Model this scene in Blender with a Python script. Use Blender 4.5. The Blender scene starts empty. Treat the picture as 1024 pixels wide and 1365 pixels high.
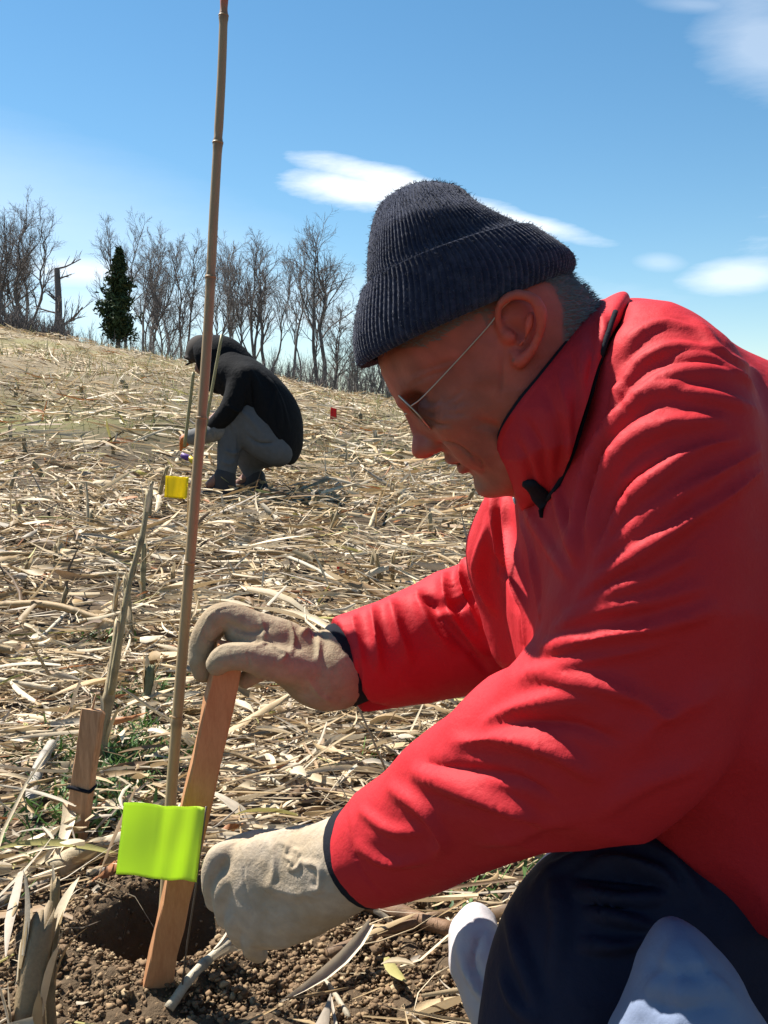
import bpy, math, random
import numpy as np
from mathutils import Vector, Matrix
from mathutils.bvhtree import BVHTree

SC = bpy.context.scene
COL = SC.collection
R = math.radians
rng = np.random.default_rng(7)
random.seed(7)

# ------------------------------------------------------------------ camera
FOC, CX, CY = 1340.0, 512.0, 682.5
CAM = np.array([0.0, 0.0, 0.66])
PITCH = R(5.0)
FW = np.array([0.0, math.cos(PITCH), -math.sin(PITCH)])
UPV = np.array([0.0, math.sin(PITCH), math.cos(PITCH)])
cam_d = bpy.data.cameras.new("camera")
cam = bpy.data.objects.new("camera", cam_d); COL.objects.link(cam)
cam.location = CAM; cam.rotation_euler = (math.pi/2 - PITCH, 0, 0)
cam_d.sensor_fit = 'VERTICAL'; cam_d.sensor_height = 36.0
cam_d.lens = 36.0*FOC/1365.0
cam_d.clip_start = 0.02; cam_d.clip_end = 3000
SC.camera = cam

# ------------------------------------------------------------------ light
SUN_TO = Vector((-0.48, 0.33, 0.82)).normalized()
sun_elev = math.asin(SUN_TO.z); sun_az = math.atan2(SUN_TO.x, SUN_TO.y)
SKY_STRENGTH = 0.056
sun_d = bpy.data.lights.new("sun", 'SUN'); sun_d.energy = 5.0; sun_d.angle = R(0.53)
sun_d.color = (1.0, 0.95, 0.87)
sun = bpy.data.objects.new("sun", sun_d); COL.objects.link(sun)
sun.rotation_euler = SUN_TO.to_track_quat('Z', 'Y').to_euler()
sun.location = (-8, 10, 16)

SC.view_settings.view_transform = 'Standard'
SC.view_settings.look = 'None'
SC.view_settings.exposure = 1.3
SC.view_settings.gamma = 1.0
SC.view_settings.use_curve_mapping = False
SC.render.engine = 'CYCLES'
SC.cycles.use_denoising = True
SC.cycles.max_bounces = 6
SC.cycles.transparent_max_bounces = 8
SC.cycles.sample_clamp_indirect = 4.0

# ------------------------------------------------------------------ pixel helpers (turn a picture point + distance into a place)
def P(u, v, d):
    return CAM + FW*d + np.array([1.0, 0, 0])*((u-CX)/FOC*d) + UPV*((CY-v)/FOC*d)
def PY(u, v, y):
    dr = FW + np.array([1.0, 0, 0])*((u-CX)/FOC) + UPV*((CY-v)/FOC)
    return CAM + dr*(y/dr[1])

# ------------------------------------------------------------------ sky
w = bpy.data.worlds.new("World"); SC.world = w; w.use_nodes = True
nt = w.node_tree; nt.nodes.clear()
def N(tree, typ, **kw):
    n = tree.nodes.new(typ)
    for k, v in kw.items():
        if k.startswith('i_'):
            n.inputs[k[2:].replace('_', ' ')].default_value = v
        else: setattr(n, k, v)
    return n
def L(tree, a, b): tree.links.new(a, b)
def math_n(t, op, a, b=None, c=None, clamp=False):
    n = t.nodes.new('ShaderNodeMath'); n.operation = op; n.use_clamp = clamp
    for i, x in enumerate((a, b, c)):
        if x is None: continue
        if isinstance(x, (int, float)): n.inputs[i].default_value = x
        else: t.links.new(x, n.inputs[i])
    return n.outputs[0]
sky = N(nt, 'ShaderNodeTexSky', sky_type='NISHITA', sun_disc=False, sun_elevation=sun_elev, sun_rotation=sun_az,
        altitude=300.0, air_density=1.0, dust_density=0.1, ozone_density=1.6)
tc = N(nt, 'ShaderNodeTexCoord')
noi = N(nt, 'ShaderNodeTexNoise', i_Scale=9.0, i_Detail=6.0, i_Roughness=0.6)
L(nt, tc.outputs['Generated'], noi.inputs['Vector'])
mp = N(nt, 'ShaderNodeMapping'); mp.inputs['Scale'].default_value = (6, 6, 26); mp.inputs['Rotation'].default_value = (0, R(-9), 0)
L(nt, tc.outputs['Generated'], mp.inputs['Vector'])
noi2 = N(nt, 'ShaderNodeTexNoise', i_Scale=1.0, i_Detail=7.0, i_Roughness=0.62)
L(nt, mp.outputs[0], noi2.inputs['Vector'])
def vdot(vec):
    n = nt.nodes.new('ShaderNodeVectorMath'); n.operation = 'DOT_PRODUCT'
    L(nt, tc.outputs['Generated'], n.inputs[0]); n.inputs[1].default_value = vec
    return n.outputs['Value']
def cloud(u, v, ru, rv, ang, strength, soft=0.55, wob=1.1):
    d = np.array(P(u, v, 1.0) - CAM); d /= np.linalg.norm(d)
    r = np.cross(d, (0, 0, 1)); r /= np.linalg.norm(r); up = np.cross(r, d)
    a = R(ang); e1 = r*math.cos(a) + up*math.sin(a); e2 = -r*math.sin(a) + up*math.cos(a)
    x = math_n(nt, 'MULTIPLY', vdot(tuple(e1)), FOC/ru); y = math_n(nt, 'MULTIPLY', vdot(tuple(e2)), FOC/rv)
    n1 = math_n(nt, 'MULTIPLY_ADD', noi2.outputs[0], wob*2, -wob)
    q = math_n(nt, 'SQRT', math_n(nt, 'ADD', math_n(nt, 'MULTIPLY', x, x), math_n(nt, 'MULTIPLY', y, y)))
    q = math_n(nt, 'ADD', q, n1)
    m = math_n(nt, 'MULTIPLY', math_n(nt, 'SUBTRACT', 1.0 + soft*0.5, q), 1.0/soft, clamp=True)
    m = math_n(nt, 'SMOOTH_MIN', m, 1.0, 0.1)
    back = math_n(nt, 'GREATER_THAN', vdot(tuple(d)), 0.3)
    return math_n(nt, 'MULTIPLY', math_n(nt, 'MULTIPLY', m, back), strength)
CL = [cloud(486, 257, 66, 19, -5, 1.0, 1.0, 1.1), cloud(570, 262, 110, 18, -17, 1.0, 0.9, 1.0), cloud(690, 295, 70, 10, -14, 0.75, 1.1, 1.2),
      cloud(985, 368, 46, 15, 2, 0.6, 1.2, 1.0), cloud(880, 350, 22, 8, -5, 0.25, 1.2, .6),
      cloud(1015, 45, 60, 42, -40, 0.30, 1.5, 1.2), cloud(930, 6, 45, 8, -10, 0.2, 1.3, .8),
      cloud(105, 362, 70, 16, 0, 0.7, 1.2, .8), cloud(60, 350, 150, 40, -6, 0.30, 1.6, .6), cloud(300, 410, 330, 34, 0, 0.35, 1.6, .9),
      cloud(420, 425, 200, 16, -3, 0.4, 1.4, 1.0), cloud(40, 290, 260, 60, -14, 0.26, 1.9, .5),
      cloud(-500, 300, 300, 60, 5, 0.7, 1.2), cloud(1900, 260, 340, 60, -4, 0.7, 1.2)]
cm = CL[0]
for c in CL[1:]: cm = math_n(nt, 'MAXIMUM', cm, c)
hsv = N(nt, 'ShaderNodeHueSaturation', i_Hue=0.490, i_Saturation=1.23, i_Value=1.04); L(nt, sky.outputs[0], hsv.inputs['Color'])
mix = N(nt, 'ShaderNodeMix', data_type='RGBA')
L(nt, cm, mix.inputs[0]); L(nt, hsv.outputs[0], mix.inputs[6]); mix.inputs[7].default_value = (9.2, 9.5, 9.9, 1)
bg = N(nt, 'ShaderNodeBackground', i_Strength=SKY_STRENGTH)
L(nt, mix.outputs[2], bg.inputs[0])
wo = N(nt, 'ShaderNodeOutputWorld'); L(nt, bg.outputs[0], wo.inputs[0])

# ------------------------------------------------------------------ materials
MATS = {}
def mat(name, color, rough=0.7, var=0.12, nscale=12.0, bump=0.0, bscale=60.0, attr=False, spec=0.35, sheen=0.0, sss=0.0,
        transl=0.0, metal=0.0, color2=None, stretch=None, bdist=0.004, trans=0.0):
    m = bpy.data.materials.new(name); m.use_nodes = True; t = m.node_tree; t.nodes.clear()
    out = N(t, 'ShaderNodeOutputMaterial'); b = N(t, 'ShaderNodeBsdfPrincipled')
    b.inputs['Roughness'].default_value = rough; b.inputs['Metallic'].default_value = metal
    b.inputs['Specular IOR Level'].default_value = spec
    if sheen: b.inputs['Sheen Weight'].default_value = sheen; b.inputs['Sheen Roughness'].default_value = 0.4
    if sss:
        b.inputs['Subsurface Weight'].default_value = sss; b.inputs['Subsurface Radius'].default_value = (1, .3, .15)
        b.inputs['Subsurface Scale'].default_value = 0.012
    if trans: b.inputs['Transmission Weight'].default_value = trans
    tcn = N(t, 'ShaderNodeTexCoord'); mpn = N(t, 'ShaderNodeMapping')
    if stretch: mpn.inputs['Scale'].default_value = stretch
    L(t, tcn.outputs['Object'], mpn.inputs[0])
    n1 = N(t, 'ShaderNodeTexNoise', i_Scale=nscale, i_Detail=5.0, i_Roughness=0.6); L(t, mpn.outputs[0], n1.inputs['Vector'])
    if attr:
        a = N(t, 'ShaderNodeAttribute', attribute_name='Col'); base = a.outputs['Color']
    else:
        rgb = N(t, 'ShaderNodeRGB'); rgb.outputs[0].default_value = (*color, 1); base = rgb.outputs[0]
    if color2:
        mx = N(t, 'ShaderNodeMix', data_type='RGBA'); rp = N(t, 'ShaderNodeMapRange'); rp.inputs[1].default_value = 0.42; rp.inputs[2].default_value = 0.62
        L(t, n1.outputs[0], rp.inputs[0]); L(t, rp.outputs[0], mx.inputs[0]); L(t, base, mx.inputs[6]); mx.inputs[7].default_value = (*color2, 1); base = mx.outputs[2]
    n3 = N(t, 'ShaderNodeTexNoise', i_Scale=nscale*4.3, i_Detail=4.0); L(t, mpn.outputs[0], n3.inputs['Vector'])
    vv = math_n(t, 'MULTIPLY_ADD', math_n(t, 'ADD', n1.outputs[0], n3.outputs[0]), var*1.6, 1 - var*1.6)
    vm = N(t, 'ShaderNodeVectorMath', operation='SCALE'); L(t, base, vm.inputs[0]); L(t, vv, vm.inputs['Scale'])
    L(t, vm.outputs[0], b.inputs['Base Color'])
    if bump:
        n2 = N(t, 'ShaderNodeTexNoise', i_Scale=bscale, i_Detail=6.0, i_Roughness=0.65); L(t, mpn.outputs[0], n2.inputs['Vector'])
        bp = N(t, 'ShaderNodeBump', i_Strength=bump, i_Distance=bdist); L(t, n2.outputs[0], bp.inputs['Height']); L(t, bp.outputs[0], b.inputs['Normal'])
    sh = b.outputs[0]
    if transl:
        tl = N(t, 'ShaderNodeBsdfTranslucent'); L(t, vm.outputs[0], tl.inputs[0]); ms = N(t, 'ShaderNodeMixShader'); ms.inputs[0].default_value = transl
        L(t, sh, ms.inputs[1]); L(t, tl.outputs[0], ms.inputs[2]); sh = ms.outputs[0]
    L(t, sh, out.inputs[0]); MATS[name] = m
    return m

# ------------------------------------------------------------------ mesh helpers
def mk(name, V, F, m=None, parent=None, smooth=True, col=None, **props):
    """link V, F as ONE mesh object. F: list/array of polygons"""
    me = bpy.data.meshes.new(name)
    V = np.asarray(V, dtype=np.float32)
    if isinstance(F, np.ndarray) and F.ndim == 2:
        nf, k = F.shape
        me.vertices.add(len(V)); me.vertices.foreach_set('co', V.ravel())
        me.loops.add(nf*k); me.loops.foreach_set('vertex_index', F.astype(np.int32).ravel())
        me.polygons.add(nf); me.polygons.foreach_set('loop_start', (np.arange(nf)*k).astype(np.int32))
        me.update(calc_edges=True)
    else:
        me.from_pydata([tuple(map(float, v)) for v in V], [], [tuple(int(i) for i in f) for f in F]); me.update()
    if smooth: me.polygons.foreach_set('use_smooth', np.ones(len(me.polygons), dtype=bool))
    if col is not None:
        ca = me.color_attributes.new('Col', 'FLOAT_COLOR', 'POINT')
        c = np.ones((len(V), 4), dtype=np.float32); c[:, :3] = col; ca.data.foreach_set('color', c.ravel())
    if m is not None:
        for x in (m if isinstance(m, (list, tuple)) else [m]): me.materials.append(x)
    o = bpy.data.objects.new(name, me); COL.objects.link(o)
    if parent is not None:
        o.parent = parent; o.matrix_parent_inverse = Matrix.Translation(-Vector(parent.location))
    for k_, v_ in props.items(): o[k_] = v_
    return o
def thing(name, loc, label, cat, group=None):
    o = bpy.data.objects.new(name, None); COL.objects.link(o); o.location = Vector(loc); o.empty_display_size = 0.05
    o['label'] = label; o['category'] = cat
    if group: o['group'] = group
    bpy.context.view_layer.update()
    return o
def tag(o, label, cat, group=None):
    o['label'] = label; o['category'] = cat
    if group: o['group'] = group
    return o
def copy_tree(o, loc=None, rz=None, label=None, scale=None):
    c = o.copy(); COL.objects.link(c)
    if loc is not None: c.location = Vector(loc)
    if rz is not None: c.rotation_euler = (o.rotation_euler[0], o.rotation_euler[1], rz)
    if scale is not None: c.scale = (scale,)*3
    if label: c['label'] = label
    for ch in list(o.children):
        d = ch.copy(); COL.objects.link(d); d.parent = c
    return c
def catmull(pts, n):
    pts = np.asarray(pts, float); m = len(pts)
    if m == 2:
        t = np.linspace(0, 1, n)[:, None]; return pts[0]*(1-t) + pts[1]*t
    seg = np.linspace(0, m-1, n); i = np.clip(seg.astype(int), 0, m-2); t = (seg-i)[:, None]
    p0 = pts[np.clip(i-1, 0, m-1)]; p1 = pts[i]; p2 = pts[i+1]; p3 = pts[np.clip(i+2, 0, m-1)]
    p0 = np.where((i == 0)[:, None], 2*p1-p2, p0); p3 = np.where((i == m-2)[:, None], 2*p2-p1, p3)
    return 0.5*((2*p1) + (p2-p0)*t + (2*p0-5*p1+4*p2-p3)*t*t + (3*p1-p0-3*p2+p3)*t**3)
def tube(pts, rad, sides=8, n=None, cap=True, flat=1.0, side=None):
    """tube along pts (m,3); rad scalar or list"""
    pts = np.asarray(pts, float); rad = np.broadcast_to(np.asarray(rad, float), (len(pts),)).copy()
    if n: 
        q = catmull(np.c_[pts, rad], n); pts, rad = q[:, :3], np.maximum(q[:, 3], 1e-5)
    T = np.gradient(pts, axis=0); T /= np.linalg.norm(T, axis=1)[:, None] + 1e-12
    ref = np.array([0.13, 0.21, 0.97]) if abs(T[0][2]) < 0.85 else np.array([0.97, 0.2, 0.1])
    if side is not None: ref = np.asarray(side, float)
    A = np.cross(T, ref); A /= np.linalg.norm(A, axis=1)[:, None] + 1e-12; B = np.cross(T, A)
    a = np.linspace(0, 2*np.pi, sides, endpoint=False)
    V = pts[:, None] + rad[:, None, None]*(A[:, None]*np.cos(a)[None, :, None] + B[:, None]*np.sin(a)[None, :, None]*flat)
    V = V.reshape(-1, 3); m = len(pts); F = []
    for i in range(m-1):
        for j in range(sides):
            k = (j+1) % sides; F.append((i*sides+j, i*sides+k, (i+1)*sides+k, (i+1)*sides+j))
    if cap:
        F.append(tuple(range(sides-1, -1, -1))); F.append(tuple((m-1)*sides+j for j in range(sides)))
    return V, F
def join(*vf):
    V, F, o = [], [], 0
    for v, f in vf:
        V.append(np.asarray(v)); F += [tuple(i+o for i in g) for g in f]; o += len(v)
    return np.concatenate(V), F
def box(c, ax, ay, az, bev=0.0):
    """box centre c with half-axis vectors, chamfered"""
    c, ax, ay, az = map(lambda q: np.asarray(q, float), (c, ax, ay, az))
    V = []; H = [np.linalg.norm(q) for q in (ax, ay, az)]
    import bmesh
    bm = bmesh.new(); bmesh.ops.create_cube(bm, size=2.0)
    for v in bm.verts: v.co = Vector((v.co.x*H[0], v.co.y*H[1], v.co.z*H[2]))
    if bev: bmesh.ops.bevel(bm, geom=list(bm.edges), offset=bev, segments=2, affect='EDGES')
    bm.verts.ensure_lookup_table()
    Q = np.array([v.co[:] for v in bm.verts]); F = [tuple(v.index for v in f.verts) for f in bm.faces]; bm.free()
    M = np.array([ax/H[0], ay/H[1], az/H[2]])
    return Q @ M + c, F

def fbm(p, s=1.0, seed=0, oct=3):
    """cheap smooth pseudo noise from summed sines, vectorised; p (...,3)"""
    r = np.random.default_rng(seed); out = 0; a = 1.0; tot = 0
    for o_ in range(oct):
        for _ in range(4):
            k = r.normal(size=3); k = k/np.linalg.norm(k)*s*(2**o_)*r.uniform(.7, 1.4); ph = r.uniform(0, 6.28)
            k2 = r.normal(size=3)*s*(2**o_)*0.6; ph2 = r.uniform(0, 6.28)
            out = out + a*np.sin(p @ k + ph + 1.3*np.sin(p @ k2 + ph2))
        tot += a*2.0; a *= 0.5
    return out/tot

# ------------------------------------------------------------------ implicit surfaces (smooth unions -> one continuous mesh)
class Field:
    def __init__(s, lo, hi, h, fine=None, hf=None):
        ax = []
        for i in range(3):
            if fine is None: ax.append(np.arange(lo[i], hi[i]+h, h))
            else:
                fl, fh = fine[0][i], fine[1][i]
                a = np.arange(fl, fh, hf); b = np.arange(fl-h, lo[i]-h, -h)[::-1]; c = np.arange(a[-1]+h, hi[i]+h, h)
                ax.append(np.concatenate([b, a, c]))
        s.ax = ax; s.f = np.full([len(a) for a in ax], 0.5, dtype=np.float32)
    def sub(s, lo, hi):
        sl = []
        for i in range(3):
            a = max(0, np.searchsorted(s.ax[i], lo[i])-1); b = min(len(s.ax[i]), np.searchsorted(s.ax[i], hi[i])+1); sl.append(slice(a, max(b, a)))
        return tuple(sl)
    def pts(s, sl):
        return (s.ax[0][sl[0]][:, None, None].astype(np.float32), s.ax[1][sl[1]][None, :, None].astype(np.float32), s.ax[2][sl[2]][None, None, :].astype(np.float32))
    def put(s, sl, d, k, op='u'):
        g = s.f[sl]
        if op == 'u':
            if k > 0:
                h = np.clip(0.5 + 0.5*(g-d)/k, 0, 1); g[...] = g*(1-h) + d*h - k*h*(1-h)
            else: np.minimum(g, d, out=g)
        elif op == 's':
            dd = -d
            if k > 0:
                h = np.clip(0.5 - 0.5*(g-dd)/k, 0, 1); g[...] = g*(1-h) + dd*h + k*h*(1-h)
            else: np.maximum(g, dd, out=g)
    def seg(s, a, b, ra, rb, k=0.0, op='u'):
        a = np.asarray(a, float); b = np.asarray(b, float); m = max(ra, rb) + k + 0.02
        sl = s.sub(np.minimum(a, b)-m, np.maximum(a, b)+m)
        if s.f[sl].size == 0: return
        X, Y, Z = s.pts(sl); ab = b-a; l2 = max(float(ab @ ab), 1e-9)
        t = np.clip(((X-a[0])*ab[0] + (Y-a[1])*ab[1] + (Z-a[2])*ab[2])/l2, 0, 1)
        d = np.sqrt((X-a[0]-t*ab[0])**2 + (Y-a[1]-t*ab[1])**2 + (Z-a[2]-t*ab[2])**2) - (ra + (rb-ra)*t)
        s.put(sl, d, k, op)
    def poly(s, pts, rad, k=0.0, n=None, op='u'):
        q = np.c_[np.asarray(pts, float), np.asarray(rad, float)]
        if n: q = catmull(q, n)
        s2 = Field.like(s, q[:, :3].min(0) - q[:, 3].max() - k - 0.02, q[:, :3].max(0) + q[:, 3].max() + k + 0.02)
        if s2 is None: return
        for i in range(len(q)-1): s2[0].seg(q[i, :3], q[i+1, :3], q[i, 3], q[i+1, 3])
        s.put(s2[1], s2[0].f, k, op)
    @staticmethod
    def like(s, lo, hi):
        sl = s.sub(lo, hi)
        if s.f[sl].size == 0: return None
        g = Field.__new__(Field); g.ax = [s.ax[i][sl[i]] for i in range(3)]; g.f = np.full(s.f[sl].shape, 0.5, dtype=np.float32)
        return g, sl
    def ell(s, c, axes, k=0.0, op='u'):
        """ellipsoid: axes = 3 vectors (orthogonal, length = radius)"""
        c = np.asarray(c, float); A = np.asarray(axes, float); r = np.linalg.norm(A, axis=1); E = A/r[:, None]
        m = np.sqrt((A**2).sum(0)) + k + 0.015
        sl = s.sub(c-m, c+m)
        if s.f[sl].size == 0: return
        X, Y, Z = s.pts(sl); X = X-c[0]; Y = Y-c[1]; Z = Z-c[2]
        k0 = 0; k1 = 0
        for i in range(3):
            q = X*E[i, 0] + Y*E[i, 1] + Z*E[i, 2]; k0 = k0 + (q/r[i])**2; k1 = k1 + (q/r[i]**2)**2
        k0 = np.sqrt(k0); k1 = np.sqrt(k1) + 1e-6
        s.put(sl, k0*(k0-1)/k1, k, op)
    def chain(s, rows, k=0.0, n=24, op='u', cap=1.0):
        """rows: (uA,vA,uB,vB,depth,half_thickness): limb whose outline runs through pixels A and B"""
        q = []
        for uA, vA, uB, vB, d, ht in rows:
            a = P(uA, vA, d); b = P(uB, vB, d); q.append(np.r_[(a+b)/2, (b-a)/2, ht])
        q = catmull(np.array(q), n)
        ext = max(np.linalg.norm(q[:, 3:6], axis=1).max(), q[:, 6].max()) + k + 0.02
        g = Field.like(s, q[:, :3].min(0)-ext, q[:, :3].max(0)+ext)
        if g is None: return
        g, sl0 = g
        for i in range(n-1):
            a, b = q[i], q[i+1]; rr = max(np.linalg.norm(a[3:6]), np.linalg.norm(b[3:6]), a[6], b[6]) + 0.03
            lo = np.minimum(a[:3], b[:3])-rr; hi = np.maximum(a[:3], b[:3])+rr
            sl = g.sub(lo, hi)
            if g.f[sl].size == 0: continue
            X, Y, Z = g.pts(sl); ab = b[:3]-a[:3]; l2 = float(ab @ ab) + 1e-12
            t = np.clip(((X-a[0])*ab[0] + (Y-a[1])*ab[1] + (Z-a[2])*ab[2])/l2, 0, 1)
            e = a[3:6] + b[3:6]; e = e/np.linalg.norm(e); fwd = FW
            f2 = fwd - e*(fwd @ e); f2 /= np.linalg.norm(f2); ax = np.cross(e, f2)
            qx = X-a[0]-t*ab[0]; qy = Y-a[1]-t*ab[1]; qz = Z-a[2]-t*ab[2]
            r1 = np.linalg.norm(a[3:6])*(1-t) + np.linalg.norm(b[3:6])*t; r2 = a[6]*(1-t) + b[6]*t; r3 = np.minimum(r1, r2)*cap
            q1 = qx*e[0]+qy*e[1]+qz*e[2]; q2 = qx*f2[0]+qy*f2[1]+qz*f2[2]; q3 = qx*ax[0]+qy*ax[1]+qz*ax[2]
            k0 = np.sqrt((q1/r1)**2 + (q2/r2)**2 + (q3/r3)**2); k1 = np.sqrt((q1/r1**2)**2 + (q2/r2**2)**2 + (q3/r3**2)**2) + 1e-6
            np.minimum(g.f[sl], k0*(k0-1)/k1, out=g.f[sl])
        s.put(sl0, g.f, k, op)
    def cut(s, p, nrm, lo=None, hi=None):
        """remove the side the normal points to (inside optional box)"""
        sl = s.sub(lo if lo is not None else (-99,)*3, hi if hi is not None else (99,)*3)
        X, Y, Z = s.pts(sl); n_ = np.asarray(nrm, float); n_ = n_/np.linalg.norm(n_)
        d = (X-p[0])*n_[0] + (Y-p[1])*n_[1] + (Z-p[2])*n_[2]
        s.f[sl] = np.maximum(s.f[sl], d)
    def mesh(s):
        f = s.f; ins = f < 0; nx, ny, nz = f.shape
        c = np.zeros((nx-1, ny-1, nz-1), dtype=np.int8)
        for i in (0, 1):
            for j in (0, 1):
                for k in (0, 1): c += ins[i:nx-1+i, j:ny-1+j, k:nz-1+k]
        act = (c > 0) & (c < 8); idx = -np.ones(c.shape, dtype=np.int64); I = np.argwhere(act); idx[act] = np.arange(len(I))
        S = np.zeros((len(I), 3)); cnt = np.zeros(len(I))
        for d in range(3):
            o1, o2 = [x for x in range(3) if x != d]
            for a in (0, 1):
                for b in (0, 1):
                    p = I.copy(); p[:, o1] += a; p[:, o2] += b; q = p.copy(); q[:, d] += 1
                    fa = f[p[:, 0], p[:, 1], p[:, 2]]; fb = f[q[:, 0], q[:, 1], q[:, 2]]
                    m = (fa < 0) != (fb < 0); t = np.where(m, fa/np.where(m, fa-fb, 1), 0)
                    for ax_ in range(3):
                        A = s.ax[ax_][p[:, ax_]]; B = s.ax[ax_][q[:, ax_]]; S[:, ax_] += np.where(m, A + t*(B-A), 0)
                    cnt += m
        V = S/cnt[:, None]; F = []
        for d in range(3):
            o1, o2 = [(1, 2), (2, 0), (0, 1)][d]
            a = np.take(ins, range(0, f.shape[d]-1), axis=d); b = np.take(ins, range(1, f.shape[d]), axis=d)
            e = np.argwhere(a != b)
            ok = (e[:, o1] > 0) & (e[:, o2] > 0) & (e[:, o1] < f.shape[o1]-1) & (e[:, o2] < f.shape[o2]-1); e = e[ok]
            sgn = a[e[:, 0], e[:, 1], e[:, 2]]
            def cell(x, y):
                q = e.copy(); q[:, o1] -= x; q[:, o2] -= y; return idx[q[:, 0], q[:, 1], q[:, 2]]
            quad = np.stack([cell(1, 1), cell(0, 1), cell(0, 0), cell(1, 0)], axis=1)
            quad[~sgn] = quad[~sgn][:, ::-1]; F.append(quad)
        F = np.concatenate(F); F = F[(F >= 0).all(1)]
        return V, F
def neigh_smooth(V, F, it=2, lam=0.5):
    E = np.concatenate([F[:, [i, (i+1) % F.shape[1]]] for i in range(F.shape[1])]); n = len(V)
    E = np.concatenate([E, E[:, ::-1]]); deg = np.bincount(E[:, 0], minlength=n)[:, None].clip(1)
    for _ in range(it):
        S = np.stack([np.bincount(E[:, 0], weights=V[E[:, 1], i], minlength=n) for i in range(3)], 1)
        V = V + lam*(S/deg - V)
    return V
def vnorm(V, F):
    a = V[F[:, 0]]; n = np.cross(V[F[:, 2]]-a, V[F[:, 3]]-V[F[:, 1]]) if F.shape[1] == 4 else np.cross(V[F[:, 1]]-a, V[F[:, 2]]-a)
    out = np.zeros_like(V)
    for i in range(F.shape[1]):
        for c in range(3): out[:, c] += np.bincount(F[:, i], weights=n[:, c], minlength=len(V))
    return out/(np.linalg.norm(out, axis=1)[:, None] + 1e-12)
def subdiv(V, F):
    """split each quad in four (linear), then smooth a little"""
    n = len(V); E = np.sort(np.concatenate([F[:, [i, (i+1) % 4]] for i in range(4)]), axis=1)
    key = E[:, 0]*n + E[:, 1]; uk, inv = np.unique(key, return_inverse=True); inv = inv.reshape(4, -1)
    mid = (V[uk//n] + V[uk % n])/2; cen = V[F].mean(1); VV = np.concatenate([V, mid, cen])
    m0 = n; c0 = n+len(uk); ci = c0 + np.arange(len(F)); Q = []
    for i in range(4): Q.append(np.stack([F[:, i], m0+inv[i], ci, m0+inv[(i+3) % 4]], 1))
    return VV, np.concatenate(Q)
def ray_px(bvh, u, v):
    d = P(u, v, 1.0)-CAM; h = bvh.ray_cast(Vector(CAM), Vector(d)); return None if h[0] is None else np.array(h[0])
def folds(V, F, lines, nrm=None):
    """lines: (pixel polyline, width m, height m). A ridge (or valley) runs over the surface where the polyline falls on it."""
    bvh = BVHTree.FromPolygons([tuple(x) for x in V.tolist()], F.tolist())
    Nn = vnorm(V, F) if nrm is None else nrm; D = np.zeros(len(V))
    for px, wd, ht in lines:
        px = catmull(np.array(px, float), max(8, len(px)*6)); pts = [ray_px(bvh, *q) for q in px]
        pts = np.array([p for p in pts if p is not None])
        if len(pts) < 3: continue
        lo = pts.min(0)-wd*3.2; hi = pts.max(0)+wd*3.2
        m = np.where(((V > lo) & (V < hi)).all(1))[0]
        if len(m) == 0: continue
        Q = V[m]; best = np.full(len(m), 1e9); tt = np.zeros(len(m))
        for i in range(len(pts)-1):
            a, b = pts[i], pts[i+1]; ab = b-a
            if np.linalg.norm(ab) > 0.06: continue
            t = np.clip(((Q-a) @ ab)/(ab @ ab + 1e-12), 0, 1); dd = np.linalg.norm(Q-a-t[:, None]*ab, axis=1)
            k = dd < best; best[k] = dd[k]; tt[k] = (i+t[k])/(len(pts)-1)
        env = np.sin(np.pi*np.clip(tt*0.92+0.04, 0, 1))**0.6; x = (best/wd)**2
        D[m] += ht*env*(0.62*np.exp(-1.6*np.sqrt(x+.02)) + 0.5*(1-0.9*x)*np.exp(-x) - .1*np.exp(-x*.3))
    return V + Nn*D[:, None]
# ================================================================== SETTING: terrain
_yn = np.array([-60, -5, 1.7, 3, 6.1, 12, 20, 30, 36, 45, 70, 120, 300, 1500.])
_an = np.array([-.6, -.02, 0.0, .06, .24, .56, .95, 1.33, 1.40, 1.15, .1, -2.5, -9, -20.])
_bn = np.array([0, 0, 0, -.012, -.042, -.092, -.143, -.196, -.20, -.20, -.19, -.12, -.05, 0])
_yt = np.linspace(-60, 300, 3601); _k = np.exp(-0.5*(np.arange(-30, 31)/9.0)**2); _k /= _k.sum()
def _sm(a):
    t = np.interp(_yt, _yn, a); return np.convolve(np.pad(t, 30, mode='edge'), _k, mode='valid')
_At, _Bt = _sm(_an), _sm(_bn)
_At -= np.interp(1.3, _yt, _At)
HC = (-0.285, 1.235)
def terr(x, y, rough=True):
    x = np.asarray(x, float); y = np.asarray(y, float)
    z = np.interp(y, _yt, _At) + np.interp(y, _yt, _Bt)*np.tanh(x/26.0)*26.0
    z = z + np.where(y > 300, -(y-300)*0.012, 0)
    if rough:
        p = np.stack(np.broadcast_arrays(x, y, 0*x), -1)
        near = np.exp(-((y-1.3)/3.0)**2)
        z = z + 0.018*fbm(p, 1.3, 3, 2)*(1+np.clip(y/6, 0, 4)) + 0.010*fbm(p, 7.0, 5, 2)
        r = np.sqrt(((x-HC[0])/0.078)**2 + ((y-HC[1])/0.090)**2)
        a_ = np.arctan2(y-HC[1], x-HC[0]); r = r*(1+0.10*np.sin(3*a_+1)+0.07*np.sin(5*a_))
        z = z + 0.020*np.exp(-((r-1.45)/0.42)**2)                      # spoil thrown up round the hole
        z = z - 0.135*np.clip((1.12-r)/0.34, 0, 1)**1.2*(r < 1.12)
    return z
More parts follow.
